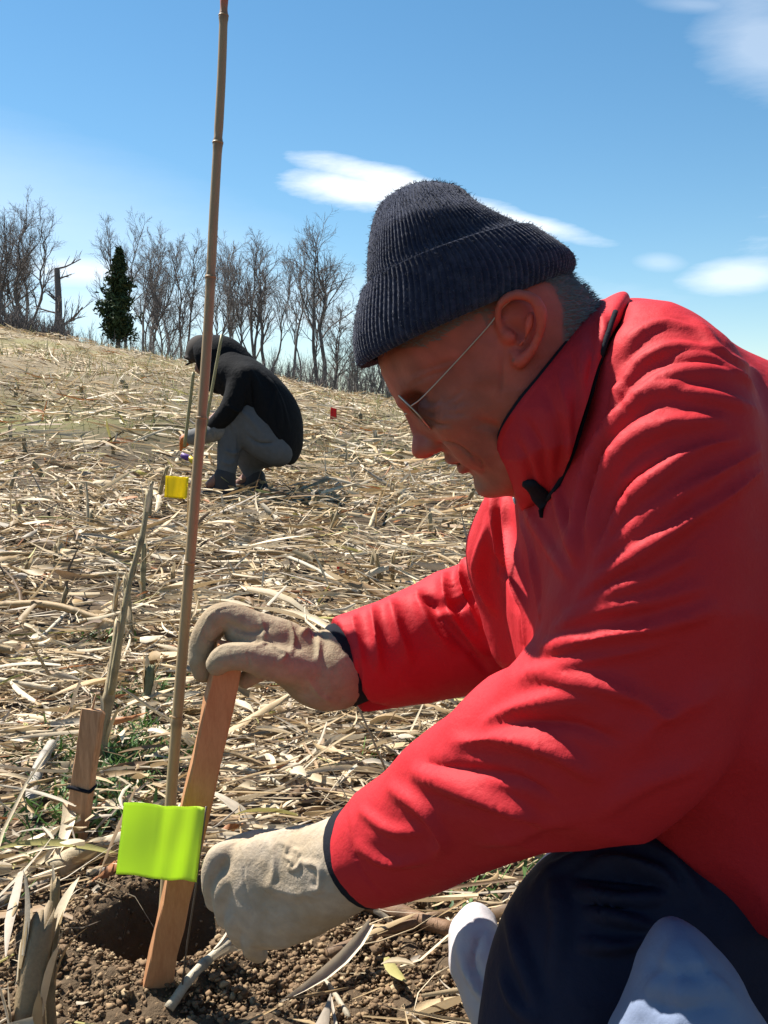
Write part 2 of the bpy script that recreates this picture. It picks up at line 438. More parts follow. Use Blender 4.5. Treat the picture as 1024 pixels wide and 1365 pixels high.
def G(u, v, off=0.0):
    """where the line of sight through a picture point meets the field"""
    d = P(u, v, 1.0)-CAM; t = 0.5; 
    while t < 400:
        p = CAM + d*t
        if p[2] < terr(p[0], p[1], False)+off: break
        t *= 1.01
    lo, hi = t/1.01, t
    for _ in range(12):
        m = (lo+hi)/2; p = CAM+d*m
        if p[2] < terr(p[0], p[1], False)+off: hi = m
        else: lo = m
    p = CAM + d*hi; p[2] = float(terr(p[0], p[1])); return p

def axis(lo, hi, dlo, dhi, h, g):
    a = list(np.arange(dlo, dhi, h)); s = h
    while a[-1] < hi: s *= g; a.append(a[-1]+s)
    s = h; b = []; q = dlo
    while q > lo: s *= g; q -= s; b.append(q)
    return np.array(b[::-1]+a)
gx = axis(-900, 900, -0.8, 0.6, 0.0065, 1.045); gy = axis(-60, 1400, 0.95, 1.75, 0.0065, 1.035)
X, Y = np.meshgrid(gx, gy, indexing='ij'); Z = terr(X, Y)
pp = np.stack([X, Y, 0*X], -1)
soil_mask = np.exp(-(((X+0.12)/0.42)**2 + ((Y-1.17)/0.22)**2)**1.5)      # dug, crumbly soil round the hole
Z = Z + (0.010*np.abs(fbm(pp, 38, 11, 3)) + 0.006*fbm(pp, 90, 12, 2))*np.clip(soil_mask*1.6, 0, 1)
nX, nY = len(gx), len(gy); ii = np.arange(nX*nY).reshape(nX, nY)
Fg = np.stack([ii[:-1, :-1], ii[1:, :-1], ii[1:, 1:], ii[:-1, 1:]], -1).reshape(-1, 4)
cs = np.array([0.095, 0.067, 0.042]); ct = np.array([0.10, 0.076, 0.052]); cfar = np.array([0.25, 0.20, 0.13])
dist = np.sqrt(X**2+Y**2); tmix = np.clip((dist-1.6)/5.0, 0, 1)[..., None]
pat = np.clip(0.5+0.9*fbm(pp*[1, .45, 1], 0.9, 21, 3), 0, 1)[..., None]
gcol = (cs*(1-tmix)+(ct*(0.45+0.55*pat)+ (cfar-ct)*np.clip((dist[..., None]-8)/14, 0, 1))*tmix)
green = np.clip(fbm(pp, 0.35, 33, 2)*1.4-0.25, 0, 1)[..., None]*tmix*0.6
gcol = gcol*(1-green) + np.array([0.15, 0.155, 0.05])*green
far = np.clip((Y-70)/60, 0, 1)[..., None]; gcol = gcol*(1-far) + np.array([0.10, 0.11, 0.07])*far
m_ground = mat('ground', (1, 1, 1), rough=0.95, var=0.35, nscale=22, bump=0.9, bscale=130, attr=True, spec=0.1, bdist=0.006)
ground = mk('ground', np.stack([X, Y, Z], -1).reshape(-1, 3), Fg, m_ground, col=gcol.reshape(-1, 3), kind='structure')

# ------------------------------------------------------------------ straw litter
m_straw = mat('straw', (1, 1, 1), rough=0.6, var=0.22, nscale=25, bump=0.35, bscale=220, attr=True, spec=0.3, transl=0.18, stretch=(1, 1, 1), bdist=0.001)
PAL = np.array([[.60, .50, .33], [.68, .60, .44], [.50, .39, .23], [.42, .31, .17], [.30, .21, .12], [.55, .50, .40], [.40, .36, .30], [.46, .44, .17], [.20, .135, .08], [.42, .19, .08]])
PAL = PAL*.80*np.array([1.03, .965, .905])
PALW = np.array([.17, .19, .15, .12, .09, .12, .07, .02, .05, .02])
def blades(n, x, y, z, yaw, Ln, wd, pitch, curl, twist, fold, K=4, zfun=True, seed=1, pal=None, squash=None, hug=1.0):
    """n bent, folded strips; arrays of length n -> V, F, col"""
    r = np.random.default_rng(seed); s = np.linspace(-.5, .5, K)[None, :]
    dx, dy = np.cos(yaw), np.sin(yaw)
    cy_ = curl[:, None]*(s**2-0.08)*Ln[:, None]                          # sideways bow
    ax = x[:, None] + dx[:, None]*s*Ln[:, None] - dy[:, None]*cy_
    ay = y[:, None] + dy[:, None]*s*Ln[:, None] + dx[:, None]*cy_
    up = pitch[:, None]*s*Ln[:, None] + r.normal(0, 1, (n, 1))*0.30*(s**2)*Ln[:, None]*0.5
    az = z[:, None] + up
    if zfun: az = az + terr(ax, ay, True)*hug
    tap = np.clip(1.05-np.abs(s+0.12*np.sign(r.normal(size=(n, 1))))**2*3.0, .12, 1)
    W = wd[:, None]*tap; tw = twist[:, None]*(s+r.uniform(-.5, .5, (n, 1))) + r.normal(0, .5, (n, 1))
    sx = -dy[:, None]*np.cos(tw); sy = dx[:, None]*np.cos(tw); sz = np.sin(tw)
    C = np.stack([ax, ay, az], -1); S = np.stack([sx, sy, sz], -1)*W[..., None]*0.5
    Mid = C.copy(); Mid[..., 2] += fold[:, None]*W*np.cos(tw); Mid[..., 0] += fold[:, None]*W*np.sin(tw)*dy[:, None]; Mid[..., 1] -= fold[:, None]*W*np.sin(tw)*dx[:, None]
    V = np.stack([C-S, Mid, C+S], 2).reshape(n, -1, 3)
    base = (np.arange(n)*K*3)[:, None, None]; k = (np.arange(K-1)*3)[None, :, None]
    q = np.array([[0, 1, 4, 3], [1, 2, 5, 4]]); F = (base[..., None] + k[..., None] + q[None, None]).reshape(-1, 4)
    pal = PAL if pal is None else pal
    pw = PALW if pal is PAL else np.ones(len(pal))/len(pal)
    c = pal[r.choice(len(pal), n, p=pw)]*r.uniform(.75, 1.2, (n, 1)); col = np.repeat(c[:, None], K*3, 1).reshape(-1, 3)
    return V.reshape(-1, 3), F, col
def scatter_view(n, y0, y1, seed, pw=1.0, margin=0.25, shift=0.7):
    """n ground places between distances y0..y1 inside the field of view and well beside it"""
    r = np.random.default_rng(seed); yy = (y0**pw + (y1**pw-y0**pw)*r.random(n))**(1/pw)
    hw = yy*(0.39+margin)+shift; xx = r.uniform(-1, 1, n)*hw
    return xx, yy
def keep_soil(x, y, r, amt=0.86):
    m = np.exp(-(((x+0.17)/0.37)**2 + ((y-1.14)/0.175)**2)**2)
    h = ((x-HC[0])/0.10)**2 + ((y-HC[1])/0.11)**2 > 1
    m2 = np.exp(-(((x+0.27)/0.20)**2 + ((y-1.13)/0.17)**2)**2)
    return (r.random(len(x)) > m*amt) & (r.random(len(x)) > m2*.97) & h
parts_ = []
def add_litter(n, y0, y1, seed, L0, L1, w0, w1, zt, pit, pw, bias=0.55, foldv=0.3, K=4, pal=None, curl=0.35):
    r = np.random.default_rng(seed); x, y = scatter_view(n, y0, y1, seed+1, pw)
    k = keep_soil(x, y, r); x, y = x[k], y[k]; m = len(x)
    cp_ = np.stack([x, y, 0*x], -1); clump = np.clip(0.62+1.1*fbm(cp_, 1.6, 77, 2)+.7*fbm(cp_*np.array([1, .8, 1]), 7.0/np.clip(1, 1, 9), 78, 1), .10, 1.6)
    k = r.random(m) < clump+0.12; x, y = x[k], y[k]; m = len(x)
    th = fbm(np.stack([x, y, 0*x], -1), 0.9, 55, 2)
    yaw = np.where(r.random(m) < bias, r.normal(0.0, .42, m)+th*1.1, r.uniform(-np.pi, np.pi, m))
    V, F, c = blades(m, x, y, 0.004+r.random(m)**1.6*zt, yaw, r.uniform(0, 1, m)**1.7*(L1-L0)+L0, r.uniform(w0, w1, m),
                     r.normal(0, pit, m), r.normal(0, curl*1.1, m), r.normal(0, 1.6, m), r.choice([-1, 1], m)*r.uniform(.1, .8, m)*(foldv/.3), K=K, seed=seed+2, pal=pal)
    parts_.append((V, F, c))
add_litter(12000, 0.75, 2.6, 100, .02, .20, .0018, .0065, .05, .15, 2.0, K=4)
add_litter(3000, 0.75, 2.6, 110, .03, .20, .006, .019, .06, .2, 2.0, K=6, curl=.5)
add_litter(20000, 2.4, 7.5, 120, .04, .30, .0035, .012, .08, .15, 1.6, K=4)
add_litter(5500, 2.4, 7.5, 130, .05, .28, .010, .030, .10, .24, 1.6, K=5, curl=.5)
add_litter(20000, 7, 36, 140, .15, .7, .010, .035, .14, .15, 1.3, K=3)
add_litter(9000, 7, 40, 150, .10, .35, .012, .03, .16, .6, 1.3, K=3)
add_litter(11000, 0.75, 3.2, 170, .008, .045, .0018, .008, .055, .35, 2.0, K=3)
add_litter(3200, 0.9, 9, 160, .06, .26, .004, .014, .10, .9, 1.6, K=5)
V = np.concatenate([p[0] for p in parts_]); o_ = 0; Fs = []
for p in parts_: Fs.append(p[1]+o_); o_ += len(p[0])
straw = mk('straw_litter', V, np.concatenate(Fs), m_straw, smooth=False, col=np.concatenate([p[2] for p in parts_]), kind='stuff',
           label='bleached corn straw and leaf litter strewn over the whole field', category='straw')
print('straw faces', len(straw.data.polygons))

# dry grass of the far field, in tufts
r = np.random.default_rng(5); n = 16000
x, y = scatter_view(n, 3.0, 36, 6, 1.25); k = fbm(np.stack([x, y, 0*x], -1), .5, 91, 2) > -0.05; x, y = x[k], y[k]; n = len(x)
yaw = r.uniform(-np.pi, np.pi, n); sc = np.clip(y/6, .6, 3)
V, F, c = blades(n, x, y, 0.02+0*x, yaw, r.uniform(.04, .11, n)*sc, r.uniform(.003, .007, n)*sc, r.choice([-1, 1], n)*r.uniform(.6, 2.2, n), r.normal(0, .6, n),
                 r.normal(0, 1, n), r.uniform(-.2, .2, n), K=3, seed=8, pal=.62*np.array([[.52, .46, .20], [.44, .42, .16], [.60, .52, .30], [.30, .33, .11]]))
mk('dry_grass', V, F, m_straw, smooth=False, col=c, kind='stuff', label='short yellowish dry grass between the straw up the slope', category='grass')
# green weeds
n = 900; r = np.random.default_rng(15)
cen = [G(150, 1040), G(140, 1090), G(60, 1135), G(195, 930), G(130, 860), G(620, 1180), G(165, 1010), G(60, 1010), G(230, 1010), G(525, 1010)]
ci = r.choice(len(cen), n, p=np.array([4, 3, 1.0, 1.2, .8, 1.2, 2, .8, .6, .5])/15.1); cc = np.array(cen)[ci]
x = cc[:, 0]+r.normal(0, .045, n); y = cc[:, 1]+r.normal(0, .07, n)
V, F, c = blades(n, x, y, 0.015+r.random(n)*.015, r.uniform(-np.pi, np.pi, n), r.uniform(.02, .06, n), r.uniform(.003, .008, n), r.choice([-1, 1], n)*r.uniform(.3, 1.6, n),
                 r.normal(0, .6, n), r.normal(0, 1, n), r.uniform(-.2, .2, n), K=4, seed=18, pal=np.array([[.06, .13, .03], [.09, .17, .04], [.05, .10, .035]]))
mk('green_weeds', V, F, m_straw, smooth=False, col=c, kind='stuff', label='small green weeds sprouting through the straw by the short stake', category='weeds')

# ------------------------------------------------------------------ soil clods
ph = (1+5**.5)/2
ico = np.array([(-1, ph, 0), (1, ph, 0), (-1, -ph, 0), (1, -ph, 0), (0, -1, ph), (0, 1, ph), (0, -1, -ph), (0, 1, -ph), (ph, 0, -1), (ph, 0, 1), (-ph, 0, -1), (-ph, 0, 1)])/math.sqrt(1+ph*ph)
icf = np.array([(0, 11, 5), (0, 5, 1), (0, 1, 7), (0, 7, 10), (0, 10, 11), (1, 5, 9), (5, 11, 4), (11, 10, 2), (10, 7, 6), (7, 1, 8), (3, 9, 4), (3, 4, 2), (3, 2, 6), (3, 6, 8), (3, 8, 9), (4, 9, 5), (2, 4, 11), (6, 2, 10), (8, 6, 7), (9, 8, 1)])
r = np.random.default_rng(44); n = 27000
x = r.normal(-0.17, .32, n); y = r.normal(1.16, .13, n); hz_ = np.zeros(n)
s = 0.0008+0.0042*r.random(n)**3
nc_ = 520; ncl = 16; ci = np.repeat(np.arange(nc_), ncl); cx_ = r.normal(-.14, .40, nc_); cy_ = r.normal(1.16, .15, nc_); cr_ = .003+.008*r.random(nc_)**2
o3 = r.normal(0, 1, (nc_*ncl, 3)); o3 /= np.linalg.norm(o3, axis=1)[:, None]; m3 = nc_*ncl
x[:m3] = cx_[ci]+o3[:, 0]*cr_[ci]*.7; y[:m3] = cy_[ci]+o3[:, 1]*cr_[ci]*.7; hz_[:m3] = (o3[:, 2]*.6+.4)*cr_[ci]; s[:m3] = cr_[ci]*r.uniform(.25, .6, m3)
rr = np.sqrt(((x-HC[0])/0.078)**2 + ((y-HC[1])/0.090)**2)
k = (y > .82) & ((rr > 1.0) | (s < .004)); x, y, s, hz_ = x[k], y[k], s[k], hz_[k]; n = len(x)
z = terr(x, y) + s*0.5 + 0.006 + hz_
q = ico[None]*r.uniform(.35, 1.45, (n, 12, 1))+r.normal(0, .12, (n, 12, 3)); q = q*np.stack([r.uniform(.8, 1.2, n), r.uniform(.8, 1.2, n), r.uniform(.6, .95, n)], -1)[:, None]
V = (q*s[:, None, None] + np.stack([x, y, z], -1)[:, None]).reshape(-1, 3)
F = (icf[None] + (np.arange(n)*12)[:, None, None]).reshape(-1, 3)
pal = 1.3*np.array([[.135, .090, .054], [.17, .118, .07], [.10, .068, .042], [.24, .18, .11]])
c = np.repeat((pal[r.choice(4, n, p=[.4, .3, .2, .1])]*r.uniform(.8, 1.2, (n, 1)))[:, None], 12, 1).reshape(-1, 3)
m_soil = mat('soil', (1, 1, 1), rough=1.0, var=.25, nscale=90, bump=.8, bscale=500, attr=True, spec=.08, bdist=.001)
mk('soil_crumbs', V, F, m_soil, col=c, kind='stuff', label='crumbly brown soil heaped round the freshly dug hole', category='soil')

# ------------------------------------------------------------------ trees
m_bark = mat('bark', (.13, .115, .11), rough=.95, var=.3, nscale=3, bump=.6, bscale=18, spec=.1, bdist=.02)
m_bark2 = mat('bark_pale', (.20, .18, .17), rough=.95, var=.3, nscale=3, bump=.6, bscale=18, spec=.1, bdist=.02)
m_needle = mat('needles', (1, 1, 1), rough=.8, var=.3, nscale=2, attr=True, spec=.2)
def branchset(rand, start, direc, length, rad, depth, spread, out, upb=.18, gnarl=.12):
    nseg = 5 if depth > 1 else 3
    p = np.array(start, float); d = np.array(direc, float); pts = [p.copy()]; rs = [rad]
    for i in range(nseg):
        d = d + rand.normal(0, gnarl, 3) + np.array([0, 0, upb*.35]); d /= np.linalg.norm(d)
        p = p + d*length/nseg; pts.append(p.copy()); rs.append(rad*(1-.62*(i+1)/nseg))
    out.append((np.array(pts), np.array(rs)))
    if depth <= 0: return
    nb = {4: 6, 3: 6, 2: 6, 1: 6}.get(depth, 4)
    for b in range(nb):
        t = .28+.70*(b+rand.random()*.6)/nb; i = min(int(t*nseg), nseg-1); f = t*nseg-i
        q = pts[i]*(1-f)+pts[i+1]*f; az = rand.uniform(0, 2*np.pi); base = pts[i+1]-pts[i]; base /= np.linalg.norm(base)
        s_ = np.cross(base, [math.cos(az), math.sin(az), .1]); s_ /= np.linalg.norm(s_)
        a = spread*rand.uniform(.6, 1.25); dd = base*math.cos(a)+s_*math.sin(a)+np.array([0, 0, upb])
        branchset(rand, q, dd/np.linalg.norm(dd), length*rand.uniform(.42, .68)*(1.1-.45*t), max((rs[i]*(1-f)+rs[i+1]*f)*.55, .008), depth-1, spread, out, upb, gnarl*1.15)
def tubes(lst, sides):
    by = {}
    for p, r_ in lst: by.setdefault(len(p), []).append((p, r_))
    Vs, Fs, o = [], [], 0
    a = np.linspace(0, 2*np.pi, sides, endpoint=False)
    for m, L_ in by.items():
        Pn = np.array([q[0] for q in L_]); Rn = np.array([q[1] for q in L_]); T = np.gradient(Pn, axis=1); T /= np.linalg.norm(T, axis=-1, keepdims=True)+1e-9
        A = np.cross(T, [.31, .27, .91]); A /= np.linalg.norm(A, axis=-1, keepdims=True)+1e-9; B = np.cross(T, A)
        V = Pn[:, :, None]+Rn[..., None, None]*(A[:, :, None]*np.cos(a)[None, None, :, None]+B[:, :, None]*np.sin(a)[None, None, :, None])
        n_ = len(L_); i = np.arange(m-1)[:, None]*sides; j = np.arange(sides)[None]; k = (j+1) % sides
        f = np.stack([i+j, i+k, i+sides+k, i+sides+j], -1).reshape(-1, 4); f = (f[None]+(np.arange(n_)*m*sides)[:, None, None]).reshape(-1, 4)
        Vs.append(V.reshape(-1, 3)); Fs.append(f+o); o += len(Vs[-1])
    return np.concatenate(Vs), np.concatenate(Fs)
def bare_tree(u, vtop, d, label, seed, stems=1, lean=0.0, ubase=None, spread=.55, tr=.16, m=None, fork=.35, depth=3):
    rand = np.random.default_rng(seed); m = m or m_bark
    bx = P(ubase if ubase is not None else u, 500, d); b = np.array([bx[0], bx[1], float(terr(bx[0], bx[1], False))-.2]); top = P(u, vtop, d); H = top[2]-b[2]
    root = thing('bare_tree', b, label, 'tree', 'bare trees along the top of the field')
    tr_, cr = [], []
    for s in range(stems):
        ln = (0 if stems == 1 else rand.uniform(-.26, .26)); tgt = top + (np.array([ln*H*.75, rand.uniform(-1, 1), -abs(ln)*H*.5]) if stems > 1 else 0)
        base = b + np.array([rand.uniform(-.25, .25)*(stems > 1), rand.uniform(-.3, .3)*(stems > 1), 0]); n_ = 9
        pts = np.array([base + (tgt-base)*t for t in np.linspace(0, 1, n_)]); bow = rand.normal(0, .035*H, 3); pts += np.sin(np.linspace(0, np.pi, n_))[:, None]*bow*[1, 1, 0]
        pts[1:-1] += rand.normal(0, .012*H, (n_-2, 3))*[1, 1, .3]
        q = catmull(pts, 18); tr0 = 1.05*tr*rand.uniform(.75, 1.1); rs = tr0*(1-.93*np.linspace(0, 1, 18)**.85); tr_.append((q, rs))
        for bi in range(17):
            fk_ = fork+.13; t = fk_+(.98-fk_)*(bi+rand.random()*.7)/17; i = min(int(t*17), 16); az = rand.uniform(0, 2*np.pi)
            a = spread*rand.uniform(.7, 1.3); dd = np.array([math.cos(az)*math.sin(a), math.sin(az)*math.sin(a), math.cos(a)])
            branchset(rand, q[i], dd, H*rand.uniform(.16, .38)*(1.12-.72*t), rs[i]*.55+.01, depth, spread*1.25, cr, upb=.07, gnarl=.16)
    mk('trunk', *tubes(tr_, 7), m, root); mk('crown', *tubes(cr, 3), m, root, smooth=False)
    return root
TREES = [  # u top, v top, dist, u base, stems, trunk radius, fork, spread, label
 (18, 262, 62, 22, 3, .16, .3, .6, 'many-stemmed bare tree at the far left edge of the skyline'),
 (48, 285, 66, 40, 2, .15, .3, .6, 'tall bare tree second from the left edge, behind the brushy thicket'),
 (-20, 275, 60, -10, 2, .17, .3, .6, 'bare tree cut off by the left edge of the view'),
 (172, 288, 64, 176, 2, .15, .35, .5, 'tall bare tree rising directly behind the dark evergreen'),
 (205, 315, 60, 200, 4, .12, .25, .42, 'bare clump of slanting stems just right of the evergreen'),
 (246, 312, 62, 240, 2, .13, .35, .5, 'slim bare tree left of the upright bamboo pole'),
 (228, 350, 58, 222, 3, .10, .2, .55, 'low spreading bare tree between the evergreen and the pole'),
 (300, 322, 60, 308, 3, .12, .28, .4, 'bare clump of stems just right of the bamboo pole'),
 (335, 318, 62, 330, 2, .13, .3, .45, 'tall bare tree above the crouching person in black'),
 (372, 312, 58, 352, 2, .13, .3, .4, 'bare pair of stems leaning right above the crouching person'),
 (405, 325, 60, 378, 1, .13, .45, .5, 'single leaning bare tree with a clean lower trunk'),
 (450, 285, 60, 427, 2, .17, .33, .62, 'tallest bare tree with a forked trunk, left of the knitted hat'),
 (455, 405, 56, 445, 2, .09, .2, .7, 'small bushy bare tree below the tallest tree'),
 (482, 420, 57, 470, 2, .10, .2, .7, 'small bare tree half hidden beside the knitted hat'),
 (188, 330, 66, 186, 2, .10, .3, .5, 'thin bare tree close beside the tall one behind the evergreen'),
 (266, 335, 64, 262, 2, .10, .3, .45, 'thin bare tree touching the left side of the bamboo pole'),
 (318, 345, 66, 318, 2, .09, .3, .45, 'thin bare tree between two clumps right of the bamboo pole'),
 (352, 330, 64, 345, 2, .10, .35, .4, 'thin upright bare tree above the back of the crouching person'),
 (388, 335, 66, 392, 2, .09, .3, .45, 'thin bare tree between the leaning pair and the leaning single trunk'),
 (425, 345, 66, 412, 1, .09, .3, .5, 'thin bare tree left of the tallest forked tree'),
 (2, 300, 66, 6, 3, .10, .25, .55, 'thin bare clump at the very left edge, under the taller ones'),
 (515, 400, 60, 505, 2, .12, .2, .7, 'bare tree showing under the front of the knitted hat'),
]
for i, (u, vt, d, ub, st, tr0, fk, sp, lb) in enumerate(TREES):
    bare_tree(u, vt, d, lb, 300+i, stems=st, ubase=ub, spread=sp, tr=tr0, m=(m_bark, m_bark2)[i % 3 == 1], fork=fk, depth=2)
# broken dead trunk at the left
bx = P(68, 500, 55); b = np.array([bx[0], bx[1], float(terr(bx[0], bx[1], False))-.2]); rand = np.random.default_rng(9)
t = thing('dead_tree', b, 'broken dead trunk with a ragged top above the thicket', 'tree')
top = P(76, 358, 55); q = catmull([b, b*.5+top*.5+[.25, 0, 0], top], 10); rs = np.linspace(.26, .15, 10)
mk('trunk', *tubes([(q, rs)], 8), m_bark, t)
L_ = []
for k in range(9):
    i = rand.integers(3, 10); branchset(rand, q[i], [rand.normal(0, .8), rand.normal(0, .5), .5], rand.uniform(.5, 1.6), .07, 1, .7, L_)
branchset(rand, P(70, 440, 55), [1, 0, .35], 2.2, .11, 2, .5, L_); mk('crown', *tubes(L_, 3), m_bark, t, smooth=False)
# evergreen
def evergreen(u, vt, d, vb, wpx, label, seed):
    r = np.random.default_rng(seed); bx = P(u-2, 500, d); b = np.array([bx[0], bx[1], float(terr(bx[0], bx[1], False))-.2]); top = P(u+5, vt, d); H = top[2]-b[2]
    t = thing('evergreen_tree', b, label, 'tree'); mk('trunk', *tubes([(catmull([b, (b+top)/2, top], 9), np.linspace(.16, .02, 9))], 7), m_bark, t)
    Hc = (vb-vt)/FOC*d; zb = top[2]-Hc; W = wpx/FOC*d/2; L_ = []; Vn, Fn, Cn, o = [], [], [], 0
    for k in range(130):
        f = r.random()**.75; z = zb+Hc*(1-f)*.98; w_ = W*(.04+1.3*f)*r.uniform(.2, 1.1)*(1 if f < .85 else .7); az = r.uniform(0, 2*np.pi)
        s_ = np.array([b[0]+(top[0]-b[0])*(z-b[2])/H, b[1], z]); e_ = s_+np.array([math.cos(az)*w_, math.sin(az)*w_, w_*r.uniform(.05, .75)])
        L_.append((catmull([s_, (s_+e_)/2+[0, 0, .08], e_], 4), np.linspace(.035, .008, 4)))
        m_ = 62; tt = r.uniform(.15, 1, m_); c0 = s_+(e_-s_)*tt[:, None]+r.normal(0, .05+.12*f, (m_, 3)); 
        dv = r.normal(0, 1, (m_, 3)); dv /= np.linalg.norm(dv, axis=1)[:, None]; sv = np.cross(dv, r.normal(0, 1, (m_, 3))); sv /= np.linalg.norm(sv, axis=1)[:, None]
        l_ = r.uniform(.10, .24, (m_, 1)); w2 = .05
        Vn.append(np.stack([c0-dv*l_, c0+sv*w2, c0+dv*l_, c0-sv*w2], 1).reshape(-1, 3)); Fn.append(np.arange(m_*4).reshape(-1, 4)+o); o += m_*4
        Cn.append(np.repeat((np.array([.030, .050, .022])*r.uniform(.6, 1.5, (m_, 1)) + np.array([.03, .015, 0])*(r.random((m_, 1)) < .12)), 4, 0))
    mk('branches', *tubes(L_, 3), m_bark, t); mk('crown', np.concatenate(Vn), np.concatenate(Fn), m_needle, t, smooth=False, col=np.concatenate(Cn))
evergreen(158, 332, 50, 450, 52, 'dark narrow evergreen standing alone among bare trees', 71)
r = np.random.default_rng(72)
# thickets
def thicket(u0, u1, vt0, vt1, d, n, name, label, seed, m, w=.012, dark=None):
    r = np.random.default_rng(seed); L_ = []
    for k in range(n):
        f = r.random(); u = u0+(u1-u0)*f; dd = d*r.uniform(.94, 1.1); vt = (vt0+(vt1-vt0)*f); bx = P(u, 500, dd); z0 = float(terr(bx[0], bx[1], False))-.1; zt = P(u, vt, dd)[2]
        H = max((zt-z0)*r.uniform(.5, 1.1), .4); st = np.array([bx[0], bx[1], z0])
        branchset(r, st, np.array([r.normal(0, .25), r.normal(0, .25), 1]), H, w*r.uniform(1, 2.6), 1 if k % 3 else 2, .5, L_, upb=.25)
    mk(name, *tubes(L_, 3), m, smooth=False, kind='stuff', label=label, category='brush')
thicket(-120, 95, 385, 435, 46, 430, 'brush_thicket', 'dense dark brush thicket on the skyline at the left', 81, m_bark, .022)
thicket(96, 250, 448, 455, 50, 120, 'low_brush', 'low thin brush beneath the evergreen', 82, m_bark2, .014)
thicket(300, 620, 480, 497, 58, 420, 'hedgerow_brush', 'grey leafless brush along the skyline right of the crouching person', 83, m_bark2, .022)
thicket(620, 1250, 530, 560, 60, 120, 'far_brush', 'leafless brush on the skyline hidden behind the red jacket', 84, m_bark2, .02)
# ================================================================== THE KNEELING MAN
Y0 = 0.85
m_skin = mat('skin', (1, 1, 1), rough=.55, var=.16, nscale=45, bump=.7, bscale=300, attr=True, spec=.35, sss=.22, bdist=.0008)
m_jacket = mat('red_nylon', (.42, .020, .027), rough=.64, var=.07, nscale=9, bump=.42, bscale=55, spec=.14, bdist=.0035)
m_lining = mat('black_knit', (.012, .013, .018), rough=.9, var=.2, nscale=60, bump=.6, bscale=400, spec=.1, bdist=.001)
m_trous = mat('navy_nylon', (.010, .012, .030), rough=.75, var=.2, nscale=12, bump=.5, bscale=60, spec=.22, bdist=.003)
m_hat = mat('navy_knit', (.016, .022, .048), rough=.95, var=.45, nscale=130, bump=.9, bscale=700, spec=.1, sheen=.2, bdist=.0015, color2=(.028, .034, .062))
m_canvas = mat('cream_canvas', (.42, .35, .27), rough=.95, var=.28, nscale=20, bump=.9, bscale=260, spec=.08, bdist=.0014, color2=(.33, .26, .18))
m_leather = mat('tan_suede', (.34, .27, .185), rough=.95, var=.35, nscale=20, bump=.9, bscale=260, spec=.08, bdist=.0014, color2=(.26, .195, .125))
m_wire = mat('glasses_metal', (.42, .37, .30), rough=.4, var=.05, metal=1.0)
m_glass = bpy.data.materials.new('glass'); m_glass.use_nodes = True; _t = m_glass.node_tree; _t.nodes.clear()
_o = N(_t, 'ShaderNodeOutputMaterial'); _tr = N(_t, 'ShaderNodeBsdfTransparent'); _gl = N(_t, 'ShaderNodeBsdfGlossy'); _gl.inputs['Roughness'].default_value = .02; _fr = N(_t, 'ShaderNodeFresnel'); _fr.inputs[0].default_value = 1.45
_tr.inputs[0].default_value = (.93, .95, .94, 1); _ms = N(_t, 'ShaderNodeMixShader'); L(_t, _fr.outputs[0], _ms.inputs[0]); L(_t, _tr.outputs[0], _ms.inputs[1]); L(_t, _gl.outputs[0], _ms.inputs[2]); L(_t, _ms.outputs[0], _o.inputs[0])
m_hair = mat('grey_hair', (.13, .12, .115), rough=.7, var=.4, nscale=150, spec=.3)
man = thing('person', P(760, 1500, .95)*[1, 1, 0], 'man in a red jacket and navy knit cap kneeling to hold a wooden stake', 'person')

# ---- body: one continuous surface, fine where the face is
hlo = np.array([PY(470, 240, Y0)[0], Y0-.105, PY(600, 700, Y0)[2]]); hhi = np.array([PY(800, 240, Y0)[0], Y0+.105, PY(600, 240, Y0)[2]])
B = Field((-.12, .55, -.02), (.95, 1.35, .92), .011, fine=(hlo, hhi), hf=.0021)
prof = [(500, 440), (505, 480), (510, 500), (519, 520), (530, 535), (538, 545), (546, 556), (556, 572), (572, 588), (589, 600), (596, 605), (601, 611), (609, 613), (613, 619), (620, 621),
        (626, 629), (632, 633), (635, 638), (642, 645), (654, 654), (668, 658), (686, 657), (708, 655), (745, 672), (800, 720), (900, 640), (900, 500), (835, 455), (797, 415), (772, 382), (742, 356), (690, 322), (620, 290),
        (565, 300), (524, 345), (508, 395)]
poly = np.array([PY(u, v, Y0)[[0, 2]] for u, v in prof])
sl = B.sub(hlo-[.02, .03, .08], hhi+[.12, .03, .02]); gxx, gyy, gzz = B.ax[0][sl[0]], B.ax[1][sl[1]], B.ax[2][sl[2]]
PX, PZ = np.meshgrid(gxx, gzz, indexing='ij'); Dm = np.full(PX.shape, 9.0); ins = np.zeros(PX.shape, bool)
for i in range(len(poly)):
    a, b = poly[i], poly[(i+1) % len(poly)]; ab = b-a; t = np.clip(((PX-a[0])*ab[0]+(PZ-a[1])*ab[1])/(ab@ab), 0, 1)
    Dm = np.minimum(Dm, np.hypot(PX-a[0]-t*ab[0], PZ-a[1]-t*ab[1]))
    c_ = ((a[1] > PZ) != (b[1] > PZ)) & (PX < (b[0]-a[0])*(PZ-a[1])/(b[1]-a[1]+1e-12)+a[0]); ins ^= c_
sd = np.where(ins, -Dm, Dm)
EAR = PY(700, 450, Y0); Fh = np.array([-.72, -.69]); Fh /= np.linalg.norm(Fh); Uh = np.array([Fh[1], -Fh[0]])
ff = (PX-EAR[0])*Fh[0]+(PZ-EAR[2])*Fh[1]; uu = (PX-EAR[0])*Uh[0]+(PZ-EAR[2])*Uh[1]
def sst(x, a, b):
    t = np.clip((x-a)/(b-a), 0, 1); return t*t*(3-2*t)
Wd = .077 - .017*sst(-uu, .02, .10) - .010*sst(uu, .06, .12) - .012*sst(ff, .03, .09)
